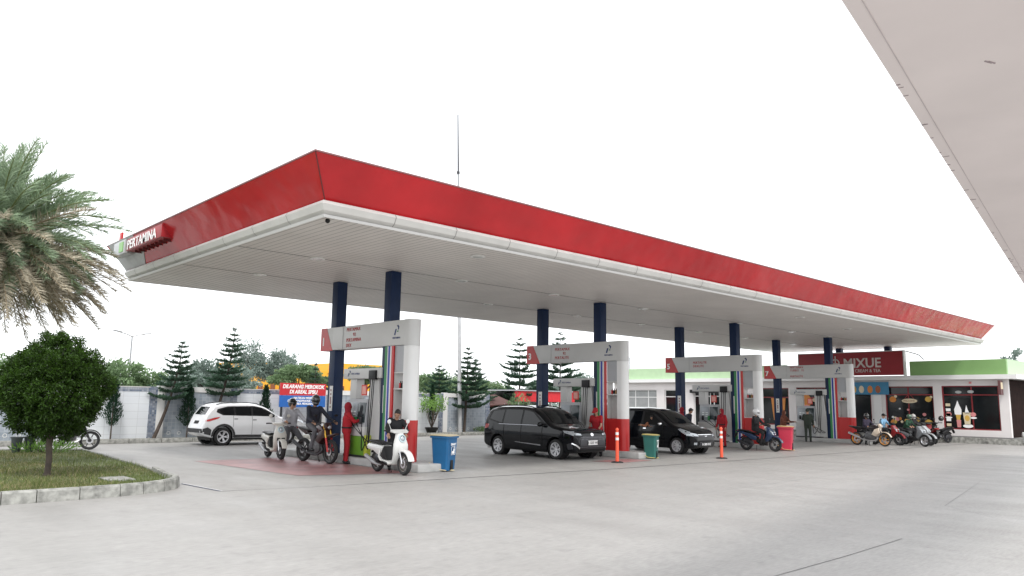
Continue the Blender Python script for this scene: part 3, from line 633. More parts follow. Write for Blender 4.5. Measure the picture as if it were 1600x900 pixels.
# ------------------------------------------------------------------ mast, lamps, kiosk, sign, far buildings
GALV = mat('galvanised pole', (.30, .31, .32), .5, .2)
ms = thing('antenna_mast', 'very tall thin white steel mast standing by the wall behind the canopy', 'mast', (26.76, 33.0 - .2, .13))
ms.rotation_euler = (0, R(-2.3), 0)
MB().tube([(0, 0, 0), (0, 0, 6.4)], [.115, .10], 14).build('lower_pole', mat('grey white pole', (.45, .46, .47), .5), ms)
MB().cyl((0, 0, 6.35), .14, .1, 14).build('flange', GALV, ms)
MB().tube([(0, 0, 6.45), (0, 0, 10.5)], [.075, .06], 12).build('middle_pole', GALV, ms)
MB().tube([(0, 0, 10.5), (0, 0, 14.5)], [.06, .055], 8).build('upper_pole', GALV, ms)
MB().cyl((0, 0, 14.45), .09, .14, 10).build('collar', DARKM, ms)
MB().tube([(0, 0, 14.6), (0, 0, 17.95)], [.05, .035], 8).build('rod', DARKM, ms)
def lamp(x, y, h, lab, rz, two=True):
    t = thing('street_lamp', lab, 'street lamp', (x, y, 0), rz)
    MB().tube([(0, 0, 0), (0, 0, h)], [.13, .07], 8).build('pole', GALV, t)
    for s in ((1, -1) if two else (1,)):
        MB().tube([(0, 0, h - .1), (s * .6, 0, h + .1), (s * 1.4, 0, h + .25)], .05, 6).build('arm', GALV, t)
        MB().slab([(s * 1.2, h + .2), (s * 1.2, h + .32), (s * 2.0, h + .42), (s * 2.05, h + .3)], -.14, .14, .03).build('lamp_head', GALV, t)
lamp(23.3, 79, 7.6, 'thin double armed street lamp beyond the wall above the left bushes', R(20))
lamp(95.1, 75, 9.0, 'thin single armed street lamp beyond the shop roof', R(10), False)
for (x, y, h) in ((34.8, 70, 8.6), (44.0, 70, 7.2)):
    MB().tube([(x, y, 0), (x, y, h)], [.07, .03], 6).build('thin_mast', GALV)
mm = [o for o in bpy.data.objects if o.name.startswith('thin_mast')]
tag(mm[0], 'thin grey mast rising above the yellow building left of the first sign', 'mast'); tag(mm[1], 'thin grey mast seen between the first two navy columns', 'mast')
# no smoking notice board
nb_ = thing('notice_board', 'red and blue no smoking notice board on two posts before the wall', 'sign', (17.15, 32.5, .1))
MB().box(-1.15, 1.15, -.03, .03, 1.85, 2.4, .0).build('red_board', mat('board red', (.55, .03, .04), .4), nb_, smooth=0)
MB().box(-1.15, 1.15, -.03, .03, 1.32, 1.845, .0).build('blue_board', mat('board blue', (.02, .13, .45), .4), nb_, smooth=0)
for s in (-1.0, 1.0): MB().box(s - .04, s + .04, .035, .1, 0, 2.38).build('post', DARKM, nb_, smooth=0)
lettering('DILARANG MEROKOK\nDI AREAL SPBU', .235, frame((0, -.034, 2.17), (1, 0, 0), (0, 0, 1)), WTXT, nb_, ext=.004, bold=.01, align='CENTER', shear=.2, sx=.88)
lettering('MATIKAN MESIN\nDAN HANDPHONE ANDA\nDI AREA PENGISIAN', .13, frame((0, -.034, 1.69), (1, 0, 0), (0, 0, 1)), WTXT, nb_, ext=.004, bold=.004, align='CENTER', shear=.2)
# yellow building
YEL = mat('yellow cladding', (.75, .36, .02), .5, var=.06)
yb = thing('yellow_building', 'bright yellow low building glimpsed behind the trees over the wall', 'building', (0, 72, 0))
MB().box(31.3, 34.5, 0, 6, 0, 5.3).build('tower_block', YEL, yb, smooth=0); MB().box(34.5, 41.5, .5, 7, 0, 4.7).build('wall', YEL, yb, smooth=0); MB().box(41.5, 48, 0, 6, 0, 5.6).build('tower_block', YEL, yb, smooth=0)
MB().box(31.25, 48.1, -.08, 0, 1.2, 1.8).build('window_band', GLASSD, yb, smooth=0)
for k in range(12): MB().box(31.8 + k * 1.3, 32.3 + k * 1.3, -.06, 0, 2.6, 3.2).build('brown_panel', mat('brown pattern', (.2, .06, .02), .6), yb, smooth=0)
# red kiosk
kb = thing('red_kiosk', 'distant kiosk with a long bright red signboard behind the second island', 'kiosk', (35.5, 37.5, 0)); kb.scale = (.79, .9, .93)
MB().box(0, 7.2, 0, .3, 1.98, 2.74).build('signboard', mat('kiosk red', (.65, .03, .04), .5), kb, smooth=0)
for k in range(6): MB().box(.3 + k * 1.3, .42 + k * 1.3, .1, .22, 0, 1.98).build('post', OFFW, kb, smooth=0)
MB().box(0, 7.2, 1.5, 1.6, 0, 1.4).build('counter', OFFW, kb, smooth=0); MB().box(-.2, 7.4, -.1, 3.2, 2.74, 2.82).build('roof', PANELG, kb, smooth=0)
MB().box(0, 7.2, 3, 3.1, 0, 2.7).build('back_wall', mat('kiosk grey', (.4, .42, .42), .6), kb, smooth=0)
# small warung with brown roof
wg = thing('food_stall', 'small stall with a brown roof and pale counter at the end of the tiled wall', 'stall', (30.6, 35.5, 0))
MB().add([(-.6, -.6, 1.55), (2.2, -.6, 1.7), (2.4, 1.4, 2.25), (-.4, 1.4, 2.2), (-.6, -.6, 1.5), (2.2, -.6, 1.65), (2.4, 1.4, 2.2), (-.4, 1.4, 2.15)], [(0, 1, 2, 3), (7, 6, 5, 4), (0, 4, 5, 1), (1, 5, 6, 2), (2, 6, 7, 3), (3, 7, 4, 0)]).build('roof', mat('rusty brown roof', (.08, .035, .03), .9), wg, smooth=0)
MB().box(-.3, 2.1, .1, 1.2, .1, 1.0).build('counter', OFFW, wg, smooth=0); MB().box(-.3, 2.1, 1.2, 1.25, 1.0, 2.1).build('back_panel', mat('dark red cloth', (.2, .04, .04), .8), wg, smooth=0)
for a in (-.4, 2.1): MB().box(a, a + .07, -.4, -.33, 0, 1.6).build('post', DARKM, wg, smooth=0)
MB().box(-.5, .35, -.55, -.3, .13, 1.3, .03).build('grey_cabinet', DARKM, wg)
tn = thing('arched_tent', 'grey arched awning beside the brown roofed stall', 'awning', (32.0, 34.9, 0))
mb = MB(); prof = [(-.5, 0), (-.5, .9), (-.38, 1.35), (-.2, 1.6), (0, 1.68), (.2, 1.6), (.38, 1.35), (.5, .9), (.5, 0)]; mb.slab(prof, 0, .6, .04); mb.build('cover', mat('grey tarpaulin', (.35, .36, .37), .6), tn)
fb = thing('brown_fence', 'low brown plank fence glimpsed behind the second dispenser', 'fence', (40.2, 35.6, 0))
for k in range(14): MB().box(k * .2, k * .2 + .17, 0, .03, 0, 1.35).build('plank', mat('brown planks', (.14, .055, .04), .7), fb, smooth=0)

# ------------------------------------------------------------------ wheels
def bake_boolean(o, cutters):
    for c in cutters:
        md = o.modifiers.new('b', 'BOOLEAN'); md.operation = 'DIFFERENCE'; md.solver = 'EXACT'; md.object = c
    dg = bpy.context.evaluated_depsgraph_get(); me = bpy.data.meshes.new_from_object(o.evaluated_get(dg))
    o.modifiers.clear(); old = o.data; o.data = me
    for c in cutters: bpy.data.objects.remove(c)
    me.shade_smooth(); me.set_sharp_from_angle(angle=R(35)); bpy.data.meshes.remove(old)
def car_wheel(par, x, y, r, wd, side, rim_m, spokes=6, dark=False):
    """side -1: outer face towards -y"""
    w_ = MB(); Mx = Matrix.Translation((x, y, r)) @ Matrix.Rotation(-PI / 2 * side, 4, 'X')   # local z -> outward
    h = wd / 2
    w_.lathe([(r * .66, -h), (r * .9, -h), (r * .985, -h * .75), (r, -h * .4), (r, h * .4), (r * .985, h * .75), (r * .9, h), (r * .68, h * .96), (r * .64, h * .6), (r * .64, -h * .6)], Mx, 36, closed=True)
    wo = w_.build('wheel', RUBBER, par)
    m = MB(); m.lathe([(r * .6, -h * .8), (r * .66, h * .9), (r * .685, h * .97), (r * .62, h * .95), (r * .6, h * .4)], Mx, 36, closed=False, caps=False)
    for k in range(spokes):
        a = 2 * PI * k / spokes
        for da in (-.14, .14):
            Ms = Mx @ Matrix.Rotation(a + da, 4, 'Z')
            m.add([(r * .1, -r * .035, h * .62), (r * .1, r * .035, h * .62), (r * .63, r * .05, h * .86), (r * .63, -r * .05, h * .86), (r * .1, -r * .035, h * .3), (r * .1, r * .035, h * .3), (r * .63, r * .05, h * .5), (r * .63, -r * .05, h * .5)],
                  [(0, 1, 2, 3), (4, 7, 6, 5), (0, 3, 7, 4), (1, 5, 6, 2), (2, 6, 7, 3), (0, 4, 5, 1)], Ms)
    m.lathe([(0, h * .72), (r * .1, h * .72), (r * .15, h * .6), (r * .15, h * .2)], Mx, 18)
    m.build('rim', rim_m, wo, smooth=30)
    MB().lathe([(0, -h * .3), (r * .62, -h * .3)], Mx, 28, caps=False).build('wheel_well_disc', RUBBER, wo)
    MB().lathe([(r * .12, -h * .1), (r * .42, -h * .1)], Mx, 28, caps=False).build('brake_disc', DARKM, wo)
    return wo

def make_car(spec):
    t = thing(spec['name'], spec['label'], spec['cat'], spec['loc'], spec['rz'])
    Lh, Wh = spec['L'] / 2, spec['W'] / 2; top = pchip(*zip(*spec['top'])); bot = pchip(*zip(*spec['bot'])); belt = spec['belt']; roof = spec['H']
    xs = sorted(set([round(v, 4) for v in np.linspace(-Lh * .93, Lh * .93, 58)] + [s * Lh * q for s in (-1, 1) for q in (.945, .96, .972, .983, .992, .998, 1.0)]))
    def Wd(x):
        u = abs(x) / Lh; pf = spec['nose'] if x > 0 else spec['tail']
        w_ = Wh * (1 - pf * max(0, (u - .62) / .38) ** 2.6)
        e = max(0, (u - .93) / .07); return w_ * (1 - .13 * e ** 3)
    NS = 16
    def ring(x):
        T, B, Wx = top(x), bot(x), Wd(x); out = []
        cr = spec['crown'] * (1 if T > belt + .15 else .5); Te = T - cr
        def side(z):
            f = 1 - .035 * ((z - .62) / .4) ** 2 if z < belt else 1 - .035 * ((belt - .62) / .4) ** 2 - spec['tumble'] * ((z - belt) / (roof - belt)) ** 1.25
            if .6 < z < belt: f += .006 * math.sin((z - .6) / (belt - .6) * PI)
            return f
        out.append((0, B)); out.append((Wx * .5 * side(B), B)); out.append((Wx * (side(B) - .08), B))
        rb, rt = .07, min(spec['rt'], (Te - B) * .35)
        z0, z1 = B + rb, Te - rt
        for k in range(1, 3): a = PI / 2 * k / 3; out.append((Wx * side(B) - .06 + .06 * math.sin(a), B + rb * (1 - math.cos(a))))
        for k in range(NS + 1):
            z = z0 + (z1 - z0) * k / NS; out.append((Wx * side(z), z))
        ws = Wx * side(z1) 
        for k in range(1, 6): a = PI / 2 * k / 6; out.append((ws - rt * 1.15 * (1 - math.cos(a)), z1 + rt * math.sin(a)))
        wt = ws - rt * 1.15
        for q in (1, .8, .6, .4, .2, 0): out.append((wt * q, Te + cr * (1 - q * q)))
        return out
    mb = MB(); rings = [ring(x) for x in xs]; nh = len(rings[0]); full = []
    for x, rg in zip(xs, rings):
        full += [(x, y, z) for y, z in rg] + [(x, -y, z) for y, z in rg[-2:0:-1]]
    n = 2 * nh - 2
    fs = [(i * n + k, i * n + (k + 1) % n, (i + 1) * n + (k + 1) % n, (i + 1) * n + k) for i in range(len(xs) - 1) for k in range(n)]
    fs += [tuple(range(n)), tuple(range((len(xs) - 1) * n, len(xs) * n))[::-1]]
    mb.add(full, fs)
    body = mb.build('body', spec['paint'], t, smooth=50)
    b = bmesh.new(); b.from_mesh(body.data); bmesh.ops.triangulate(b, faces=b.faces); bvh = BVHTree.FromBMesh(b); b.free()
    r = spec['r']; wx = spec['wx']
    cut = []
    for x in wx:
        for s in (-1, 1):
            c = MB(); c.cyl((x, s * (Wh - .30) if s > 0 else -(Wh + .06), r + .02), r + .055, .36, 36, axis='y'); co = c.build('cut', BLACK); co.matrix_world = Matrix.Identity(4); cut.append(co)
    # boolean is evaluated with the body at the origin
    body.parent = None; bpy.context.view_layer.update(); bake_boolean(body, cut); body.parent = t
    for x in wx:
        for s in (-1, 1):
            MB().tube([(x, s * (Wh - .31), r + .02), (x, s * (Wh - .045), r + .02)], r + .052, 32, cap=False).build('wheel_arch', BLACK, t)
            car_wheel(t, x, s * (Wh - .125), r, .21, s, spec['rim'], spec['spokes'])
    def decal(nm, m, poly, axis, eps=.006, par=t, cell=.07, smooth=40):
        """poly in (x,z) for axis 'L','R'; (y,z) for 'F','B'; (x,y) for 'T'"""
        bm = bmesh.new()
        f = bm.faces.new([bm.verts.new((a, c, 0)) for a, c in poly])
        lo = [min(p[i] for p in poly) for i in (0, 1)]; hi = [max(p[i] for p in poly) for i in (0, 1)]
        for i in (0, 1):
            v = lo[i] + cell
            while v < hi[i]:
                no = (1, 0, 0) if i == 0 else (0, 1, 0); co = (v, 0, 0) if i == 0 else (0, v, 0)
                bmesh.ops.bisect_plane(bm, geom=bm.verts[:] + bm.edges[:] + bm.faces[:], plane_co=co, plane_no=no); v += cell
        for v in bm.verts:
            a, c = v.co.x, v.co.y
            if axis == 'L': o, d = Vector((a, 3, c)), Vector((0, -1, 0))
            elif axis == 'R': o, d = Vector((a, -3, c)), Vector((0, 1, 0))
            elif axis == 'F': o, d = Vector((5, a, c)), Vector((-1, 0, 0))
            elif axis == 'B': o, d = Vector((-5, a, c)), Vector((1, 0, 0))
            else: o, d = Vector((a, c, 5)), Vector((0, 0, -1))
            h, nn, _, _ = bvh.ray_cast(o, d)
            if h is None: h, nn, _, _ = bvh.find_nearest(o + d * (3 if axis in 'LR' else 5 - Lh if axis in 'FB' else 3.5))
            if nn.dot(d) > 0: nn = -nn
            v.co = h + nn * eps
        bm.normal_update()
        return MB().bm(bm).build(nm, m, par, smooth=smooth, fix=False)
    for s in ('L', 'R'):
        for nm, m, poly in spec['side']: decal(nm, m, poly, s, .007 if nm != 'window_surround' else .003)
    for nm, m, poly, ax in spec['ends']:
        decal(nm, m, poly, ax, .008 if nm not in ('grille_backing', 'window_surround') else .003)
        if poly[0][0] > .02 and all(p[0] > .0 for p in poly) and ax in 'FB': decal(nm, m, [(-a, c) for a, c in poly][::-1], ax, .008)
    # mirrors
    mx_ = spec['mirror']
    for s in (-1, 1):
        m = MB(); m.ball((mx_, s * (Wh + .09), belt + .07), (.07, .115, .075)); m.tube([(mx_ + .02, s * (Wh - .1), belt - .0), (mx_, s * (Wh + .04), belt + .04)], .025, 6); m.build('wing_mirror', spec.get('mirror_m', spec['paint']), t)
    # roof rails
    if spec.get('rails'):
        for s in (-1, 1):
            P = [(xx, s * Wh * .70, top(xx) - .012) for xx in np.linspace(.25, -1.65, 10)]; P[0] = (P[0][0], P[0][1], P[0][2] - .03); P[-1] = (P[-1][0], P[-1][1], P[-1][2] - .03)
            MB().tube(P, .018, 6).build('roof_rail', spec['rails'], t)
    mb = MB(); mb.box(-Lh * .8, Lh * .8, -Wh * .7, Wh * .7, .2, .32); mb.build('underbody', BLACK, t, smooth=0)
    if spec.get('plate'):
        x_, z_, pm, tm, txt = spec['plate']
        h, nn, _, _ = bvh.ray_cast(Vector((5, 0, z_)), Vector((-1, 0, 0)))
        pl = MB().box(h.x + .005, h.x + .02, -.22, .22, z_ - .07, z_ + .07).build('number_plate', pm, t, smooth=0)
        lettering(txt, .12, frame((h.x + .022, .19, z_ - .04), (0, -1, 0) if False else (0, 1, 0), (0, 0, 1)), tm, pl, ext=.001, bold=.003, align='LEFT') if False else lettering(txt, .11, frame((h.x + .022, 0, z_ - .04), (0, 1, 0), (0, 0, 1)), tm, pl, ext=.001, bold=.002, align='CENTER')
    return t, bvh, decal
PB = mat('black car paint', (.004, .0045, .006), .10, var=.05, coat=.12, spec=.28)
PW = mat('white car paint', (.68, .69, .70), .25, var=.02, coat=.6)
CHR = mat('chrome', (.75, .75, .76), .12, 1)
LAMPC = mat('headlamp glass', (.42, .45, .48), .08, .3, coat=1)
TAIL = mat('tail lamp red', (.45, .02, .02), .15, coat=1)
CARG = mat('car window glass', (.005, .006, .007), .04, spec=.4)
WS = mat('windscreen glass', (.008, .009, .010), .06, spec=.25)
SEAMM = mat('door gap', (.002, .002, .002), .8)
def line(x, z0, z1, w_=.008): return [(x - w_, z0), (x + w_, z0), (x + w_, z1), (x - w_, z1)]
# --- black van with pale plate
mp1 = dict(name='parked_van', cat='van', label='black people carrier with a white number plate stopped beside the second pump island', loc=(18.87, 18.62, 0), rz=-PI / 2,
  L=4.45, W=1.74, H=1.70, belt=1.02, tumble=.17, crown=.05, rt=.12, nose=.16, tail=.07, r=.32, wx=(1.37, -1.38), paint=PB, rim=ALLOY, spokes=7, mirror=.78, rails=PB,
  top=[(2.225, .58), (2.20, .78), (2.12, .90), (1.9, .99), (1.5, 1.05), (1.22, 1.10), (.9, 1.30), (.5, 1.55), (.15, 1.655), (-.5, 1.70), (-1.3, 1.685), (-1.85, 1.62), (-2.02, 1.45), (-2.14, 1.12), (-2.2, .85), (-2.225, .6)],
  bot=[(2.225, .38), (2.1, .24), (1.7, .21), (0, .20), (-1.8, .24), (-2.1, .32), (-2.225, .42)],
  side=[('window_surround', BLACK, [(1.0, 1.06), (.30, 1.52), (-.1, 1.58), (-1.3, 1.57), (-1.86, 1.48), (-1.95, 1.18), (-1.3, 1.06)]),
        ('front_window', CARG, [(.82, 1.08), (.28, 1.47), (-.14, 1.54), (-.18, 1.07)]),
        ('rear_window', CARG, [(-.26, 1.07), (-.22, 1.54), (-1.05, 1.54), (-1.12, 1.08)]), ('quarter_window', CARG, [(-1.2, 1.09), (-1.13, 1.53), (-1.7, 1.48), (-1.84, 1.22)]),
        ('door_gap', SEAMM, line(.78, .35, 1.05)), ('door_gap', SEAMM, line(-.22, .33, 1.06)), ('door_gap', SEAMM, line(-1.08, .62, 1.07)),
        ('chrome_strip', mat('lower strip', (.4, .4, .42), .25, .8), [(.72, .40), (-.5, .47), (-.5, .485), (.72, .44)]),
        ('door_handle', PB, [(-.02, .93), (-.16, .93), (-.16, .96), (-.02, .96)]), ('door_handle', PB, [(-.88, .94), (-1.02, .94), (-1.02, .97), (-.88, .97)]),
        ('window_chrome', mat('window line', (.3, .3, .32), .2, .9), [(.98, 1.045), (-1.35, 1.04), (-1.35, 1.055), (.98, 1.06)]),
        ('fog_trim', DARKM, [(2.08, .36), (1.9, .33), (1.86, .5), (2.06, .56)]), ('headlight', LAMPC, [(2.12, .77), (1.78, .85), (1.70, .92), (2.06, .90)]), ('tail_light', TAIL, [(-2.1, .86), (-1.92, .9), (-1.86, 1.02), (-2.06, 1.04)])],
  ends=[('windscreen', WS, [(.62, 1.14), (.52, 1.56), (0, 1.59), (-.52, 1.56), (-.62, 1.14), (0, 1.12)], 'F'), ('grille', DARKM, [(-.62, .36), (.62, .36), (.56, .66), (.45, .76), (-.45, .76), (-.56, .66)], 'F'),
        ('grille_bar', mat('grille bar', (.12, .12, .13), .25, .8), [(-.56, .70), (.56, .70), (.56, .72), (-.56, .72)], 'F'), ('grille_bar', _m['grille bar'], [(-.58, .64), (.58, .64), (.58, .66), (-.58, .66)], 'F'), ('grille_bar', _m['grille bar'], [(-.6, .42), (.6, .42), (.6, .44), (-.6, .44)], 'F'),
        ('headlight', LAMPC, [(.5, .78), (.74, .79), (.78, .87), (.52, .83)], 'F'), ('fog_accent', CHR, [(.62, .36), (.80, .52), (.79, .55), (.6, .40)], 'F'), ('badge', CHR, [(.07 * math.cos(k * PI / 6), .80 + .05 * math.sin(k * PI / 6)) for k in range(12)], 'F'),
        ('rear_window', CARG, [(-.6, 1.12), (.6, 1.12), (.5, 1.5), (-.5, 1.5)], 'B')],
  plate=(2.2, .55, WHITE, BLACK, 'B 1235 WD'))
make_car(mp1)
# --- older black van, front window open
mp2 = dict(mp1, name='parked_van', label='older black people carrier with silver mirror and open front window behind the green bin', loc=(24.62, 18.0, 0),
  L=4.16, W=1.66, H=1.69, belt=1.0, r=.30, wx=(1.34, -1.31), spokes=8, rails=None, mirror=.72, mirror_m=CHR, nose=.24,
  top=[(2.08, .55), (2.06, .70), (1.98, .80), (1.8, .90), (1.45, 1.0), (1.15, 1.08), (.85, 1.30), (.5, 1.52), (.15, 1.63), (-.5, 1.685), (-1.3, 1.675), (-1.75, 1.62), (-1.92, 1.45), (-2.0, 1.1), (-2.06, .8), (-2.08, .6)],
  bot=[(2.08, .36), (1.95, .24), (1.6, .21), (0, .20), (-1.7, .24), (-2.0, .32), (-2.08, .42)],
  side=[('window_surround', BLACK, [(.98, 1.04), (.30, 1.50), (-.1, 1.57), (-1.3, 1.56), (-1.75, 1.48), (-1.8, 1.12), (-1.3, 1.04)]),
        ('front_window', mat('cabin shade black', (.003, .003, .003), .9), [(.76, 1.03), (.28, 1.43), (-.12, 1.52), (-.16, 1.03)]),  # flat black decal painted for the shade inside the open window
        ('rear_window', CARG, [(-.26, 1.05), (-.22, 1.53), (-1.0, 1.53), (-1.05, 1.05)]), ('quarter_window', CARG, [(-1.14, 1.07), (-1.1, 1.52), (-1.62, 1.47), (-1.7, 1.14)]),
        ('door_gap', SEAMM, line(.78, .35, 1.03)), ('door_gap', SEAMM, line(-.20, .33, 1.03)), ('door_gap', SEAMM, line(-1.02, .62, 1.04)),
        ('door_handle', CHR, [(-.02, .87), (-.15, .87), (-.15, .91), (-.02, .91)]), ('door_handle', CHR, [(-.86, .88), (-1.0, .88), (-1.0, .92), (-.86, .92)]),
        ('headlight', LAMPC, [(2.0, .66), (1.7, .72), (1.42, .90), (1.5, .93), (1.85, .83)]), ('tail_light', TAIL, [(-1.98, .8), (-1.86, .84), (-1.8, 1.1), (-1.95, 1.12)])],
  ends=[('windscreen', WS, [(.58, 1.12), (.5, 1.52), (0, 1.56), (-.5, 1.52), (-.58, 1.12), (0, 1.10)], 'F'), ('lower_grille', DARKM, [(-.45, .30), (.45, .30), (.40, .46), (-.40, .46)], 'F'),
        ('grille', DARKM, [(-.40, .63), (.40, .63), (.45, .71), (-.45, .71)], 'F'), ('chrome_bar', CHR, [(-.46, .705), (.46, .705), (.48, .73), (-.48, .73)], 'F'),
        ('headlight', LAMPC, [(.44, .66), (.78, .68), (.76, .80), (.5, .74)], 'F'), ('fog_lamp', LAMPC, [(.56, .36), (.66, .36), (.66, .44), (.56, .44)], 'F'), ('badge', CHR, [(.07 * math.cos(k * PI / 6), .69 + .045 * math.sin(k * PI / 6)) for k in range(12)], 'F'),
        ('rear_window', CARG, [(-.56, 1.1), (.56, 1.1), (.48, 1.48), (-.48, 1.48)], 'B')],
  plate=(2.06, .38, BLACK, WTXT, 'B 1385 KVZ'))
make_car(mp2)
# --- white suv heading right, seen from its right rear
CLAD = mat('dark cladding', (.03, .03, .032), .6)
def arc(cx, cz, r0, r1, a0, a1, n=14):
    return [(cx + r1 * math.cos(a0 + (a1 - a0) * k / n), cz + r1 * math.sin(a0 + (a1 - a0) * k / n)) for k in range(n + 1)] + [(cx + r0 * math.cos(a1 - (a1 - a0) * k / n), cz + r0 * math.sin(a1 - (a1 - a0) * k / n)) for k in range(n + 1)]
mp3 = dict(name='parked_suv', cat='car', label='white sport utility car with black wheel arches heading right before the tiled wall', loc=(13.35, 29.7, 0), rz=0,
  L=4.44, W=1.70, H=1.69, belt=1.10, tumble=.19, crown=.05, rt=.12, nose=.2, tail=.12, r=.345, wx=(1.32, -1.36), paint=PW, rim=ALLOY, spokes=5, mirror=.62, mirror_m=BLACK, rails=BLACK,
  top=[(2.22, .62), (2.19, .88), (2.1, .98), (1.7, 1.06), (1.2, 1.12), (1.0, 1.16), (.7, 1.36), (.35, 1.56), (0, 1.66), (-.6, 1.70), (-1.2, 1.685), (-1.72, 1.60), (-1.8, 1.52), (-2.02, 1.18), (-2.1, .95), (-2.22, .7)],
  bot=[(2.22, .42), (2.1, .30), (1.7, .28), (0, .27), (-1.7, .30), (-2.0, .36), (-2.22, .5)],
  side=[('window_surround', BLACK, [(.92, 1.13), (.28, 1.47), (-.1, 1.55), (-1.2, 1.53), (-1.62, 1.42), (-1.66, 1.3), (-1.4, 1.18)]),
        ('front_window', CARG, [(.74, 1.15), (.24, 1.43), (-.16, 1.51), (-.16, 1.16)]), ('rear_window', CARG, [(-.24, 1.16), (-.24, 1.51), (-.9, 1.50), (-.86, 1.17)]), ('quarter_window', CARG, [(-.94, 1.18), (-.98, 1.49), (-1.3, 1.46), (-1.56, 1.37), (-1.36, 1.2)]),
        ('arch_cladding', CLAD, arc(1.32, .365, .40, .485, -.2, PI + .25)), ('arch_cladding', CLAD, arc(-1.36, .365, .40, .485, -.25, PI + .2)),
        ('sill_cladding', CLAD, [(.88, .3), (-.92, .3), (-.92, .42), (.88, .40)]), ('door_gap', SEAMM, line(.74, .42, 1.12, .006)), ('door_gap', SEAMM, line(-.2, .42, 1.14, .006)), ('door_gap', SEAMM, line(-.98, .72, 1.16, .006)),
        ('door_handle', BLACK, [(-.02, .98), (-.18, .98), (-.18, 1.01), (-.02, 1.01)]), ('door_handle', BLACK, [(-.8, 1.02), (-.95, 1.02), (-.95, 1.05), (-.8, 1.05)]),
        ('tail_light', TAIL, [(-2.06, 1.0), (-1.74, 1.09), (-1.5, 1.12), (-1.6, 1.05), (-1.9, .95), (-2.08, .93)]), ('bumper_cladding', CLAD, [(-1.86, .4), (-2.16, .48), (-2.15, .66), (-1.98, .72), (-1.84, .62)]), ('headlight', LAMPC, [(2.12, .85), (1.7, .95), (1.75, 1.0), (2.1, .95)])],
  ends=[('windscreen', WS, [(.6, 1.2), (.5, 1.56), (0, 1.59), (-.5, 1.56), (-.6, 1.2)], 'F'), ('grille', DARKM, [(-.45, .55), (.45, .55), (.5, .85), (-.5, .85)], 'F'), ('rear_window', CARG, [(-.52, 1.2), (.52, 1.2), (.46, 1.5), (-.46, 1.5)], 'B'),
        ('bumper_cladding', CLAD, [(-.75, .5), (.75, .5), (.72, .66), (-.72, .66)], 'B'), ('number_plate', BLACK, [(-.22, .84), (.22, .84), (.22, .96), (-.22, .96)], 'B')])
suv = make_car(mp3)[0]; suv.scale = (.96, .96, .96)

# ------------------------------------------------------------------ two wheelers
def bike_wheel(par, x, r, wd, rim_m, spokes=5, nm='wheel', thick=.085):
    Mx = Matrix.Translation((x, 0, r)) @ Matrix.Rotation(PI / 2, 4, 'X'); h = wd / 2
    o = MB().lathe([(r - thick, -h * .8), (r - thick * .45, -h), (r - .012, -h * .55), (r, 0), (r - .012, h * .55), (r - thick * .45, h), (r - thick, h * .8)], Mx, 30, closed=True).build(nm, RUBBER, par)
    m = MB(); m.lathe([(r - thick - .02, -h * .6), (r - thick + .004, -h * .7), (r - thick + .004, h * .7), (r - thick - .02, h * .6)], Mx, 30, closed=True)
    for k in range(spokes):
        a = 2 * PI * k / spokes; d = Vector((math.cos(a), 0, math.sin(a))); q = Vector((-d.z, 0, d.x)) * .02
        m.tube([Vector((x, 0, r)) + d * .03, Vector((x, 0, r)) + d * (r - thick - .01) + q], [.022, .014], 6)
    m.lathe([(0, -h * .9), (.045, -h * .9), (.045, h * .9), (0, h * .9)], Mx, 14)
    m.build('rim', rim_m, o)
    MB().lathe([(.06, h * .8), (.11, h * .8), (.11, h * .87), (.06, h * .87)], Mx, 20, closed=True).build('brake_disc', STEEL, o)
    return o
def fender(cx, cz, r0, r1, a0, a1, n=12): return arc(cx, cz, r0, r1, a0, a1, n)
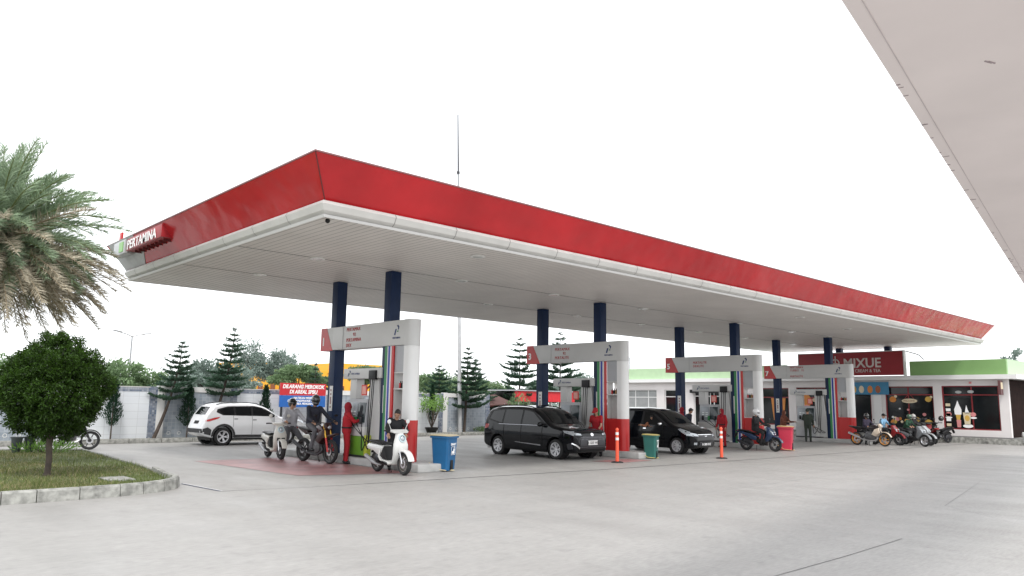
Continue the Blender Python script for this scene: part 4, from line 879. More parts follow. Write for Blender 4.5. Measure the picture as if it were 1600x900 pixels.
def scooter(label, loc, rz, body, seatm=BLACK, retro=True, rim=DARKM, accent=None, plate=None, stand=True, lean=0):
    t = thing('scooter', label, 'scooter', loc, rz, 'scooters and motorcycles at the station'); r = .275; accent = body if accent in (None, 'same') else accent
    if lean: t.rotation_euler = (R(lean), 0, rz)
    bike_wheel(t, .63, r, .11, rim); bike_wheel(t, -.60, r, .12, rim)
    MB().slab(fender(.62, r - .01, r + .015, r + .07, R(15), R(150)), -.085, .085, .03).build('front_fender', body, t)
    m = MB()
    for s in (-1, 1): m.tube([(.63, s * .075, r), (.49, s * .075, .62)], .02, 8)
    m.tube([(.52, 0, .55), (.36, 0, 1.0)], .03, 8); m.build('fork', STEEL if retro else DARKM, t)
    if retro:
        lv = [(.22, .10, .24, .10), (.27, .16, .34, .13), (.36, .26, .42, .16), (.48, .32, .49, .185), (.60, .335, .53, .20), (.72, .335, .535, .195), (.82, .325, .51, .165), (.91, .31, .47, .125), (.99, .30, .43, .10), (1.05, .29, .41, .09)]
        vs = []; nn_ = 22
        for z, xa, xb, hw in lv:
            for k in range(nn_):
                a = 2 * PI * k / nn_; ca, sa = math.cos(a), math.sin(a); vs.append(((xa + xb) / 2 + (xb - xa) / 2 * (abs(ca) ** .8) * (1 if ca > 0 else -1), hw * (abs(sa) ** .7) * (1 if sa > 0 else -1), z))
        m = MB(); m.add(vs, [(l * nn_ + k, l * nn_ + (k + 1) % nn_, (l + 1) * nn_ + (k + 1) % nn_, (l + 1) * nn_ + k) for l in range(len(lv) - 1) for k in range(nn_)] + [tuple(range(nn_))[::-1], tuple(range((len(lv) - 1) * nn_, len(lv) * nn_))]); m.build('front_apron', body, t, smooth=60)
        m = MB(); m.slab([(.16, .24), (.10, .30), (-.28, .30), (-.38, .36), (-.42, .30), (-.3, .22), (0, .20)], -.17, .17, .05); m.build('floorboard', BLACK, t)
        m = MB(); m.slab([(-.20, .68), (-.14, .60), (-.2, .5), (-.36, .42), (-.62, .52), (-.92, .56), (-.95, .66), (-.84, .72), (-.5, .70)], -.16, .16, .07); m.build('rear_body', body, t)
        m = MB(); m.slab([(.14, .22), (.10, .28), (-.22, .30), (-.34, .40), (-.24, .62), (-.19, .60), (-.28, .42), (-.18, .34), (.12, .31), (.22, .26)], -.178, .178, .02); m.build('side_trim', body, t)
        m = MB(); m.slab([(-.2, .60), (-.30, .42), (-.16, .34), (.02, .33), (-.06, .50), (-.14, .66)], -.15, .15, .05); m.build('leg_panel', BLACK, t)
        m = MB(); m.slab([(-.12, .70), (-.14, .76), (-.35, .755), (-.55, .79), (-.84, .79), (-.90, .74), (-.5, .70)], -.145, .145, .05); m.build('seat', seatm, t)
        m = MB(); m.ball((.47, 0, .86), (.07, .07, .085)); hl = m.build('headlight', LAMPC, t)
        Mx = Matrix.Translation((.50, 0, .875)) @ Matrix.Rotation(R(72), 4, 'Y'); MB().lathe([(.07, -.03), (.098, -.02), (.098, .015), (.075, .02)], Mx, 20, closed=True).build('lamp_ring', mat('pale blue ring', (.5, .62, .65), .2), hl)
        m = MB(); m.slab([(.43, 1.0), (.44, 1.05), (.36, 1.09), (.26, 1.08), (.25, 1.02)], -.22, .22, .03); m.build('handlebar_cover', body, t)
        MB().box(.50, .525, -.10, .10, .50, .53, .006).build('lower_vent', BLACK, t)
        mirz = 1.28
    else:
        m = MB(); m.slab([(.60, .60), (.62, .72), (.50, .86), (.38, .98), (.30, .94), (.33, .74), (.26, .46), (.30, .36), (.42, .40)], -.16, .16, .07); m.build('front_apron', body, t)
        m = MB(); m.slab([(.32, .36), (.26, .50), (.02, .44), (-.10, .50), (-.12, .36), (0, .26), (.26, .26)], -.14, .14, .05); m.build('floorboard', BLACK, t)
        m = MB(); m.slab([(-.06, .56), (-.12, .40), (-.35, .44), (-.6, .60), (-1.0, .74), (-1.0, .80), (-.7, .76), (-.3, .68)], -.13, .13, .05); m.build('rear_body', accent, t)
        m = MB(); m.slab([(-.04, .62), (-.1, .72), (-.3, .73), (-.5, .80), (-.9, .84), (-.92, .79), (-.5, .72)], -.13, .13, .045); m.build('seat', seatm, t)
        m = MB()
        for s in (-1, 1): m.slab([(.62, .66), (.60, .76), (.46, .86), (.52, .74)], s * .04 if s > 0 else -.15, .15 if s > 0 else -.04, .02)
        m.build('headlight', LAMPC, t)
        m = MB(); m.slab([(.42, .96), (.44, 1.02), (.34, 1.08), (.24, 1.05), (.22, 1.0)], -.14, .14, .05); m.build('handlebar_cover', BLACK, t)
        MB().slab([(-.98, .72), (-1.06, .66), (-1.12, .50), (-1.08, .50), (-1.0, .62)], -.06, .06, .015).build('tail_guard', BLACK, t); mirz = 1.26
        MB().slab([(-1.0, .74), (-1.03, .78), (-.9, .81), (-.88, .77)], -.1, .1, .02).build('tail_light', TAIL, t)
    m = MB(); m.slab([(-.30, .22), (-.34, .40), (-.62, .46), (-.74, .36), (-.68, .22), (-.5, .18)], -.06, .12, .04); m.build('engine', DARKM, t)
    m = MB(); m.tube([(-.25, -.12, .2), (-.45, -.15, .22), (-.55, -.16, .26), (-.92, -.17, .40)], [.02, .03, .055, .05], 10); m.tube([(-.92, -.17, .4), (-.93, -.17, .405)], .03, 8); m.build('exhaust', mat('grey muffler', (.35, .35, .36), .4, .5) if retro else DARKM, t)
    MB().slab(fender(-.60, r, r + .02, r + .05, R(35), R(140)), -.07, .07, .02).build('rear_fender', BLACK, t)
    for s in (-1, 1):
        m = MB(); m.tube([(.30, s * .12, 1.05), (.26, s * .3, 1.06), (.22, s * .37, 1.055)], [.016, .018, .018], 8); m.build('grip', BLACK, t)
        m = MB(); m.tube([(.30, s * .2, 1.07), (.30, s * .27, mirz - .06)], .007, 5); m.lathe([(0, 0), (.05, .0), (.055, .012), (.045, .02), (0, .022)], Matrix.Translation((.295, s * .27, mirz)) @ Matrix.Rotation(R(90), 4, 'Y'), 16); m.build('mirror', body if retro else BLACK, t)
    if plate:
        p_ = MB().box(.55 if not retro else .515, .565 if not retro else .53, -.12, .12, .50 if not retro else .54, .60 if not retro else .64).build('number_plate', plate, t, smooth=0)
    if stand:
        m = MB(); m.tube([(-.2, .1, .22), (-.26, .2, .01)], .012, 6); m.build('side_stand', DARKM, t)
    return t
def motorcycle(label, loc, rz, tank, rim=DARKM, forkm=None, lean=0, trail=False, seatm=BLACK, front=None):
    t = thing('motorcycle', label, 'motorcycle', loc, rz, 'scooters and motorcycles at the station'); r = .31 if not trail else .34
    if lean: t.rotation_euler = (R(lean), 0, rz)
    front = front or tank; forkm = forkm or DARKM
    bike_wheel(t, .70, r, .11, rim, 8 if trail else 6, thick=.07); bike_wheel(t, -.66, r, .13, rim, 8 if trail else 6, thick=.08)
    zt = .10 if trail else 0
    m = MB()
    for s in (-1, 1): m.tube([(.70, s * .09, r), (.58, s * .09, .62 + zt)], .027, 8)
    m.build('fork_lower', DARKM if not trail else RED, t)
    m = MB()
    for s in (-1, 1): m.tube([(.60, s * .09, .56 + zt), (.45, s * .09, .98 + zt)], .024, 8)
    m.build('fork', forkm, t)
    if trail: MB().slab([(1.0, .82), (.98, .86), (.6, .80), (.35, .74), (.36, .70), (.7, .74)], -.08, .08, .02).build('front_fender', front, t)
    else: MB().slab(fender(.70, r, r + .015, r + .05, R(20), R(135)), -.07, .07, .02).build('front_fender', front, t)
    MB().slab([(.48, .78 + zt), (.42, .92 + zt), (.22, .98 + zt), (.02, .92 + zt), (-.10, .80 + zt), (.10, .74 + zt), (.34, .70 + zt)], -.13, .13, .07).build('fuel_tank', tank, t)
    MB().slab([(0, .80 + zt), (-.05, .86 + zt), (-.4, .86 + zt), (-.8, .90 + zt), (-.82, .84 + zt), (-.4, .78 + zt)], -.12, .12, .04).build('seat', seatm, t)
    MB().slab([(-.35, .74 + zt), (-.5, .68 + zt), (-.95, .86 + zt), (-1.0, .92 + zt), (-.8, .90 + zt), (-.4, .82 + zt)], -.09, .09, .03).build('tail_section', tank, t)
    MB().slab([(-1.0, .84 + zt), (-1.03, .89 + zt), (-.96, .9 + zt)], -.06, .06, .01).build('tail_light', TAIL, t)
    MB().slab([(.30, .34), (.34, .56), (.18, .68), (-.10, .66), (-.22, .5), (-.2, .30), (.1, .24)], -.14, .14, .04).build('engine', mat('engine alloy', (.12, .12, .125), .45, .6, var=.4, scale=12, bump=.5), t)
    MB().slab([(.55, .62 + zt), (.52, .86 + zt), (.30, .78 + zt), (.14, .52 + zt), (.34, .44 + zt)], -.18, .18, .06).build('side_fairing', front, t)
    m = MB()
    for s in (-1, 1):
        m.tube([(.44, s * .05, .90 + zt), (.1, s * .12, .70), (-.25, s * .12, .42)], .022, 6); m.tube([(-.2, s * .1, .42), (-.66, s * .08, r)], .028, 6); m.tube([(-.1, s * .1, .72), (-.6, s * .07, .84 + zt)], .016, 6)
    m.tube([(-.15, 0, .5), (-.35, 0, .80)], .04, 8); m.build('frame', DARKM, t)
    m = MB(); m.tube(catmull([(.34, -.06, .5), (.42, -.1, .36), (.2, -.14, .24), (-.3, -.16, .30), (-.5, -.17, .40), (-.92, -.18, .56)], 4), [.02] * 14 + [.03, .045, .05, .05, .05, .05, .045][:7] if False else .03, 8); m.tube([(-.45, -.18, .38), (-.95, -.19, .58)], [.05, .055], 10); m.build('exhaust', STEEL if not trail else DARKM, t)
    MB().slab([(.60, .86 + zt), (.62, .94 + zt), (.52, 1.04 + zt), (.42, 1.0 + zt), (.46, .84 + zt)], -.11, .11, .05).build('headlight_cowl', front, t)
    MB().ball((.60, 0, .91 + zt), (.035, .07, .05)).build('headlight', LAMPC, t)
    MB().tube([(.34, -.38, 1.06 + zt), (.42, -.2, 1.04 + zt), (.44, 0, 1.02 + zt), (.42, .2, 1.04 + zt), (.34, .38, 1.06 + zt)], .014, 8).build('handlebar', DARKM, t)
    for s in (-1, 1):
        MB().tube([(.36, s * .30, 1.058 + zt), (.33, s * .4, 1.062 + zt)], .019, 8).build('grip', BLACK, t)
        m = MB(); m.tube([(.38, s * .25, 1.06 + zt), (.40, s * .32, 1.22 + zt)], .007, 5); m.ball((.40, s * .34, 1.24 + zt), (.015, .065, .035)); m.build('mirror', BLACK, t)
        MB().tube([(-.02, s * .14, .34), (-.02, s * .26, .34)], .014, 6).build('footrest', DARKM, t)
    m = MB(); m.tube([(-.1, .1, .25), (-.16, .22, .01)], .013, 6); m.build('side_stand', DARKM, t)
    return t

# ------------------------------------------------------------------ people
def capsule(mb, a, b, ra, rb, n=12):
    a = Vector(a); b = Vector(b); mb.tube([a, b], [ra, rb], n); mb.ball(a, ra, 10, 7); mb.ball(b, rb, 10, 7)
def fuse(mb, voxel=.012, smooth=2):
    me = bpy.data.meshes.new('f'); me.from_pydata(mb.v, [], mb.f); b = bmesh.new(); b.from_mesh(me); bmesh.ops.recalc_face_normals(b, faces=b.faces); b.to_mesh(me); b.free()
    o = bpy.data.objects.new('f', me); COL.objects.link(o)
    md = o.modifiers.new('r', 'REMESH'); md.mode = 'VOXEL'; md.voxel_size = voxel
    if smooth: ms = o.modifiers.new('s', 'SMOOTH'); ms.iterations = smooth; ms.factor = .5
    m2 = bpy.data.meshes.new_from_object(o.evaluated_get(bpy.context.evaluated_depsgraph_get()))
    out = MB(); out.mesh(m2); bpy.data.objects.remove(o); bpy.data.meshes.remove(me); bpy.data.meshes.remove(m2); return out
def clothm(name, c): return mat('cloth ' + name, c, .85, var=.18, scale=6, bump=.35, bscale=18)
def person(label, loc, rz, pose, shirt, trousers, head='hair', helmet=None, shoes=None, scale=1.0, sleeves=True, extra=None, scarf=None, belt=False):
    t = thing('person', label, 'person', loc, rz); t.scale = (scale,) * 3
    P = {k: Vector(v) for k, v in pose.items()}
    up = (P['neck'] - P['pelvis']).normalized(); hf = P.get('look', Vector((1, 0, 0))).normalized()
    lat = up.cross(hf).normalized() if abs(up.dot(hf)) < .98 else Vector((0, 1, 0))
    sh = {s: P['neck'] + lat * (s * .175) - up * .045 for s in (-1, 1)}; hip = {s: P['pelvis'] + Vector((0, s * .09, -.02)) for s in (-1, 1)}
    hc = P['head']; hu = (hc - P['neck']).normalized()
    ff = (hf - hu * hf.dot(hu)).normalized(); fl = hu.cross(ff)
    HM = Matrix((ff, fl, hu)).transposed().to_4x4(); HM.translation = hc
    b = MB()
    # torso, neck, head
    for q0, q1, r0, r1 in (('pelvis', 'chest', .115, .125),):
        for s in (-.055, 0, .055): capsule(b, P[q0] + lat * s, P[q1] + lat * s, r0, r1)
    for s in (-1, 1): capsule(b, P['chest'] + lat * s * .03, sh[s] - lat * s * .03, .10, .055)
    capsule(b, P['neck'] - up * .04, hc - hu * .03, .055, .052)
    b.ball((0, 0, .015), (.092, .077, .105), M=HM); b.ball((.022, 0, -.05), (.062, .056, .065), M=HM)
    b.ball((.095, 0, -.012), (.02, .013, .022), 8, 6, M=HM)
    for s in (-1, 1): b.ball((-.005, s * .08, -.01), (.02, .011, .03), 8, 6, M=HM)
    legs = {}
    for s, k in ((-1, 'r'), (1, 'l')):
        e, w_ = P['elbow_' + k], P['hand_' + k]; kn, an = P['knee_' + k], P['foot_' + k]
        capsule(b, sh[s], e, .046, .038); capsule(b, e, w_, .037, .027)
        capsule(b, hip[s], kn, .078, .054); capsule(b, kn, an, .052, .037)
    F = fuse(b, .014)
    # hands: palm, four unequal fingers and a thumb
    for s, k in ((-1, 'r'), (1, 'l')):
        e, w_ = P['elbow_' + k], P['hand_' + k]; d = (w_ - e).normalized(); side_ = d.cross(Vector((0, 0, 1))); side_ = side_.normalized() if side_.length > .1 else Vector((0, 1, 0)); nn = side_.cross(d).normalized()
        F.tube([w_ - d * .02, w_ + d * .03, w_ + d * .08], [.026, .036, .034], 8)
        for j, ln in enumerate((.065, .078, .072, .055)):
            o_ = w_ + d * .085 + side_ * ((j - 1.5) * .019); F.tube([o_ - d * .03, o_ + d * ln * .5 - nn * .008, o_ + d * ln * .8 - nn * ln * .5], [.010, .009, .007], 6)
        o_ = w_ + d * .03 + side_ * (-s * .03); F.tube([o_ - side_ * (-s * .02), o_ + side_ * (-s * .03) + d * .03, o_ + side_ * (-s * .03) + d * .065 - nn * .01], [.012, .011, .008], 6)
    body = F.build('body', SKIN, t, smooth=60, fix=False)
    ey = MB()
    for s in (-1, 1): ey.ball((.088, s * .032, .018), (.009, .014, .008), 8, 6, M=HM)
    ey.build('eyes', BLACK, body); mo = MB(); mo.ball((.078, 0, -.058), (.012, .024, .006), 8, 5, M=HM); mo.build('mouth', mat('lips', (.25, .08, .07), .6), body)
    # clothing
    c = MB()
    for s in (-.06, 0, .06): capsule(c, P['pelvis'] + lat * s + up * .0, P['chest'] + lat * s, .128, .138)
    for s, k in ((-1, 'r'), (1, 'l')):
        capsule(c, P['chest'] + lat * s * .03, sh[s] - lat * s * .025, .112, .066); e, w_ = P['elbow_' + k], P['hand_' + k]
        if sleeves: capsule(c, sh[s], e, .062, .052); capsule(c, e, w_ - (w_ - e) * .06, .050, .040)
        else: capsule(c, sh[s], sh[s].lerp(e, .62), .062, .058)
    capsule(c, P['neck'] - up * .06, P['neck'] - up * .02, .075, .062)
    fuse(c, .015).build('shirt', shirt, t, smooth=60, fix=False)
    c = MB(); capsule(c, P['pelvis'] + lat * -.06, P['pelvis'] + lat * .06, .13, .13)
    for s, k in ((-1, 'r'), (1, 'l')):
        kn, an = P['knee_' + k], P['foot_' + k]; capsule(c, hip[s], kn, .098, .072); capsule(c, kn, an - (an - kn) * .04, .070, .056)
    fuse(c, .016).build('trousers', trousers, t, smooth=60, fix=False)
    if belt: MB().lathe([(1, -.022), (1.02, 0), (1, .022)], Matrix.Translation(P['pelvis'] + up * .09) @ Matrix.Diagonal((.148, .20, 1, 1)), 24, caps=False).build('belt', BLACK, t)
    for s, k in ((-1, 'r'), (1, 'l')):
        an = P['foot_' + k]; d = Vector((1, .15 * s, -.12)) if 'toe' not in P else P['toe']
        m = MB(); capsule(m, an + Vector((-.03, 0, -.035)), an + d.normalized() * .13 + Vector((0, 0, -.035)), .044, .036); fuse(m, .012, 1).build('shoe', shoes or BLACK, t, smooth=60, fix=False)
    if head == 'hair':
        m = MB(); m.ball((-.016, 0, .035), (.095, .086, .105), M=HM); m.ball((.055, 0, .095), (.045, .065, .03), M=HM); m.build('hair', HAIR, t)
    if head == 'scarf':
        m = MB(); m.ball((-.018, 0, .015), (.105, .098, .128), M=HM); m.ball((-.01, 0, -.09), (.09, .09, .085), M=HM); capsule(m, P['neck'] - up * .05, P['neck'], .115, .085); fuse(m, .014).build('headscarf', scarf, t, smooth=60, fix=False)
    if head == 'cap':
        m = MB(); m.ball((-.012, 0, .04), (.1, .09, .1), M=HM); m.slab([(.05, .06), (.19, .04), (.19, .05), (.05, .085)], -.07, .07, .01, HM); m.build('cap', scarf, t)
    if head in ('helmet', 'open_helmet'):
        m = MB(); m.ball((-.012, 0, .03), (.148, .125, .145), 22, 15, M=HM)
        if head == 'helmet': m.ball((.05, 0, -.06), (.1, .09, .07), 18, 12, M=HM)
        h_ = m.build('helmet', helmet, t)
        if head == 'helmet':
            MB().ball((.028, 0, .01), (.118, .108, .062), 18, 12, M=HM).build('visor', GLASSD, h_)
        else:
            MB().box(.0, .12, -.074, .074, -.1, .055, .03, HM).build('face', SKIN, h_); m = MB(); m.ball((.05, 0, .09), (.11, .115, .035), 16, 10, M=HM); m.build('visor', GLASSD, h_)
    return t
def stand_pose(lean=0, arms=None, look=(1, 0, 0), turn=0):
    sl = math.sin(R(lean)); cl = math.cos(R(lean)); pv = Vector((0, 0, .90)); up = Vector((sl, 0, cl))
    P = dict(pelvis=pv, chest=pv + up * .33, neck=pv + up * .50, head=pv + up * .50 + (up + Vector((sl * .5, 0, 0))).normalized() * .155, look=look,
             elbow_r=pv + up * .20 + Vector((.02, -.25, 0)), elbow_l=pv + up * .20 + Vector((.02, .25, 0)), hand_r=pv + Vector((.12, -.26, -.03)), hand_l=pv + Vector((.12, .26, -.03)),
             knee_r=(.03, -.10, .48), knee_l=(.03, .10, .48), foot_r=(0, -.11, .09), foot_l=(0, .11, .09))
    if arms:
        for k, v in arms.items(): P[k] = v
    return P
def ride_pose(seat=.80, barx=.62, barz=1.05, lean=12, foot=(.38, .36), look=(1, 0, 0), ground_foot=None):
    pv = Vector((0, 0, seat + .1)); sl, cl = math.sin(R(lean)), math.cos(R(lean)); up = Vector((sl, 0, cl))
    P = dict(pelvis=pv, chest=pv + up * .33, neck=pv + up * .50, head=pv + up * .50 + Vector((.03, 0, .155)), look=look,
             elbow_r=(barx * .48, -.32, seat + .28), elbow_l=(barx * .48, .32, seat + .28), hand_r=(barx - .06, -.34, barz + .01), hand_l=(barx - .06, .34, barz + .01),
             knee_r=(.42, -.17, seat - .06), knee_l=(.42, .17, seat - .06), foot_r=(foot[0], -.15, foot[1]), foot_l=(foot[0], .15, foot[1]))
    if ground_foot:
        for k in ground_foot: P['foot_' + k] = Vector((.22, (.30 if k == 'l' else -.30), .09)); P['knee_' + k] = Vector((.34, (.24 if k == 'l' else -.24), .52))
    return P
H = -PI / 2   # heading towards the camera side (-Y)
PWS = mat('white scooter plastic', (.68, .68, .66), .22, var=.03, coat=.5)
CRS = mat('cream scooter plastic', (.60, .58, .53), .28, var=.04, coat=.4)
GREYCL = clothm('light grey', (.42, .42, .45)); NVYCL = clothm('dark navy', (.02, .022, .035)); DKG = clothm('dark grey', (.10, .10, .11)); BLKC = clothm('black', (.014, .014, .016))
REDC = clothm('red uniform', (.36, .010, .018)); REDS2 = clothm('red scarf', (.28, .008, .02)); BRN = clothm('brown', (.16, .05, .03)); OLIVE = clothm('dark green', (.03, .04, .03)); PLAID = clothm('blue plaid', (.22, .42, .62))
# group at the first pump
scooter('cream retro scooter left of the dark motorcycle at the first pump', (10.82, 22.1, 0), H - R(8), CRS, plate=mat('dark plate', (.03, .03, .03), .5))
person('rider in light grey jacket and open helmet behind the cream scooter', (11.25, 22.0, 0), H - R(4), ride_pose(.82, .5, 1.07, 2, (.15, .32), ground_foot='lr'), GREYCL, DKG, 'open_helmet', mat('black shiny helmet', (.015, .015, .017), .15, coat=1), scale=1.04)
motorcycle('dark sport motorcycle with golden fork tubes beside the first pump', (11.12, 20.1, 0), H + R(4), mat('dark red tank', (.035, .008, .01), .25, coat=.4), mat('dark rim', (.05, .05, .05), .4), mat('gold fork', (.65, .38, .06), .3, .6), trail=True, front=mat('red black cowl', (.03, .008, .008), .35))
person('rider in dark jacket and grey trousers astride the golden forked motorcycle', (11.12, 20.42, 0), H + R(4), ride_pose(.95, .62, 1.12, 10, (.25, .40), look=(1, -.3, -.1)), NVYCL, DKG, 'helmet', mat('dark grey helmet', (.03, .03, .035), .2, coat=.8), scale=1.03)
person('attendant in red uniform and red headscarf facing the first dispenser', (11.6, 19.3, 0), R(-25), stand_pose(2, dict(elbow_r=(.18, -.22, 1.15), hand_r=(.42, -.16, 1.22), elbow_l=(.15, .24, 1.14), hand_l=(.38, .18, 1.15)), look=(1, 0, -.1)), REDC, REDC, 'scarf', scarf=REDS2, scale=1.02, belt=True)
bt = [o for o in bpy.data.objects if o.name.startswith('person')][-1]
scooter('white retro scooter with black seat parked nearest the camera by the red based post', (11.02, 16.2, 0), H - R(2), PWS, rim=mat('dark bronze rim', (.10, .09, .08), .4))
person('dark haired man in a black jumper leaning over the nearest white scooter', (11.62, 16.95, 0), R(-112), stand_pose(24, dict(elbow_r=(.30, -.28, 1.12), hand_r=(.42, -.26, .98), elbow_l=(.26, .26, 1.12), hand_l=(.40, .22, .96)), look=(.7, -.3, -.8)), BLKC, BLKC, 'hair', scale=.97)
# scooter 5/7
scooter('dark blue scooter ridden by a person in a white helmet near the red bin', (28.72, 16.05, 0), H + R(3), mat('dark blue plastic', (.015, .035, .085), .25, coat=.5), retro=False, accent='same')
person('rider in black clothes and white helmet on the dark blue scooter', (28.72, 16.25, 0), H + R(3), ride_pose(.80, .42, 1.06, 4, (.30, .30)), BLKC, BLKC, 'helmet', mat('white helmet', (.7, .7, .7), .25, coat=.5), scale=.98)
# attendants and customers further in
person('attendant in red shirt and cap bending beside the front of the white plated van', (20.35, 17.45, 0), R(200), stand_pose(18, dict(elbow_l=(.22, .20, 1.05), hand_l=(.30, .10, .88)), look=(1, 0, -.3)), REDC, BLKC, 'cap', scarf=REDC, sleeves=False, scale=1.0)
o = [o for o in bpy.data.objects if o.name.startswith('person')][0]
person('attendant with red headscarf seen over the bonnet of the older van', (29.4, 20.3, 0), R(-40), stand_pose(5), REDC, REDC, 'scarf', scarf=REDS2)
person('customer in navy jacket bending beyond the bonnet of the older van', (29.15, 19.85, 0), R(-30), stand_pose(18, look=(1, 0, -.4)), NVYCL, DKG, 'hair')
person('attendant in dark red uniform and headscarf right of the third dispenser', (29.55, 18.25, 0), R(170), stand_pose(6), REDC, REDC, 'scarf', scarf=REDS2, scale=.98, belt=True)
person('attendant in dark green clothes standing at the last dispenser behind the red bin', (38.3, 18.7, 0), R(20), stand_pose(3, dict(elbow_l=(.12, .24, 1.14), hand_l=(.34, .15, 1.2))), OLIVE, OLIVE, 'cap', scarf=OLIVE)
person('woman with brown headscarf seen just above the red bin', (38.1, 19.95, 0), H, ride_pose(.70, .5, .98, 6, (.3, .12), ground_foot='lr'), BRN, BRN, 'scarf', scarf=BRN)
# driver of the older van, upper body in the open window
person('driver leaning on the open window of the older van', (23.98, 17.86, .12), R(-145), dict(pelvis=(0, 0, .62), chest=(.02, 0, .90), neck=(.05, 0, 1.05), head=(.08, 0, 1.2), look=(1, 0, 0), elbow_r=(.05, -.26, .9), hand_r=(.12, -.40, .93), elbow_l=(.1, .22, .86), hand_l=(.14, .05, .88), knee_r=(-.1, -.12, .6), knee_l=(-.1, .12, .6), foot_r=(-.14, -.1, .4), foot_l=(-.14, .1, .4)), clothm('orange brown', (.3, .12, .06)), DKG, 'hair', scale=.95)
# right-hand cluster before the shop
motorcycle('motorcycle with orange wheels and cream nose, leftmost before the shop', (37.7, 15.35, 0), H - R(6), mat('black tank', (.02, .015, .015), .3, coat=.5), mat('orange rim', (.6, .24, .02), .35), front=mat('cream cowl', (.6, .5, .4), .3, coat=.5))
person('rider in dark purple jacket and dark helmet behind the orange wheeled motorcycle', (38.6, 15.9, 0), H - R(20), ride_pose(.8, .5, 1.0, 8, (.2, .2), ground_foot='lr'), clothm('dark purple', (.05, .04, .07)), BLKC, 'helmet', mat('dark mirror helmet', (.03, .03, .03), .08, coat=1), scale=.88)
person('rider in blue plaid shirt seated among the motorcycles before the shop door', (39.4, 15.45, 0), H - R(10), ride_pose(.84, .5, 1.1, 12, (.3, .3)), PLAID, BLKC, 'cap', scarf=BLKC, scale=.88)
scooter('red scooter under the rider in the blue plaid shirt', (39.4, 15.25, 0), H - R(10), mat('red plastic', (.22, .012, .015), .3, coat=.3), retro=False, accent=BLACK)
scooter('grey scooter with silver front wheel between the red and the black white scooters', (39.5, 14.1, 0), H - R(14), mat('grey plastic', (.14, .15, .16), .3, coat=.4), retro=False, rim=STEEL)
scooter('black and white sport scooter with pale front panels before the decorated shop window', (40.7, 14.3, 0), H - R(10), mat('white grey plastic', (.32, .33, .34), .25, coat=.5), retro=False, accent=BLACK)
person('delivery rider in dark green jacket bending over the black and white scooter', (40.6, 14.75, 0), H - R(14), ride_pose(.82, .52, 1.02, 24, (.3, .3)), clothm('delivery green', (.015, .06, .03)), BLKC, 'helmet', mat('green white helmet', (.05, .10, .06), .3, coat=.6), scale=.88)
scooter('black scooter standing in the dark row behind the delivery rider', (42.2, 14.75, 0), H - R(30), BLACK, retro=False, plate=WHITE)
person('person in black at the black scooter in the middle of the parked row', (42.2, 15.05, 0), H - R(30), ride_pose(.8, .5, 1.0, 16, (.3, .3)), BLKC, BLKC, 'helmet', mat('pale helmet', (.45, .44, .42), .3, coat=.6), scale=.88)
scooter('dark red scooter seen from behind at the right end of the parked row', (43.4, 14.55, 0), R(35), mat('dark red plastic', (.25, .015, .02), .25, coat=.5), retro=False)
scooter('black scooter with a black helmet on its mirror at the far right of the row', (44.5, 14.5, 0), R(160), BLACK, retro=False)
hm = thing('helmet', 'black helmet hanging on the mirror of the last scooter', 'helmet', (44.4, 14.35, 1.18)); MB().ball((0, 0, .1), (.15, .13, .14), 18, 12).build('shell', mat('black helmet', (.015, .015, .016), .15, coat=1), hm); MB().ball((.03, -.02, .08), (.13, .118, .06), 16, 10).build('visor', GLASSD, hm)
# motorcycle behind the round tree
motorcycle('dark motorcycle with brown tank half hidden behind the round tree', (6.75, 28.9, 0), R(-12), mat('brown tank', (.12, .05, .03), .3), front=BLACK)
for i, (x_, y_) in enumerate(((4.9, 26.4), (5.25, 26.5))):
    t = thing('plant_pot', ['dark grey bucket, left of two behind the round tree trunk', 'dark grey bucket, right of two behind the round tree trunk'][i], 'bucket', (x_, y_, .115), 0, 'buckets behind the round tree')
    MB().lathe([(.10, 0), (.15, .42), (.17, .42), (.17, .46), (.14, .46), (.1, .05)], None, 20).build('bucket', mat('bucket grey', (.06, .07, .075), .5), t)

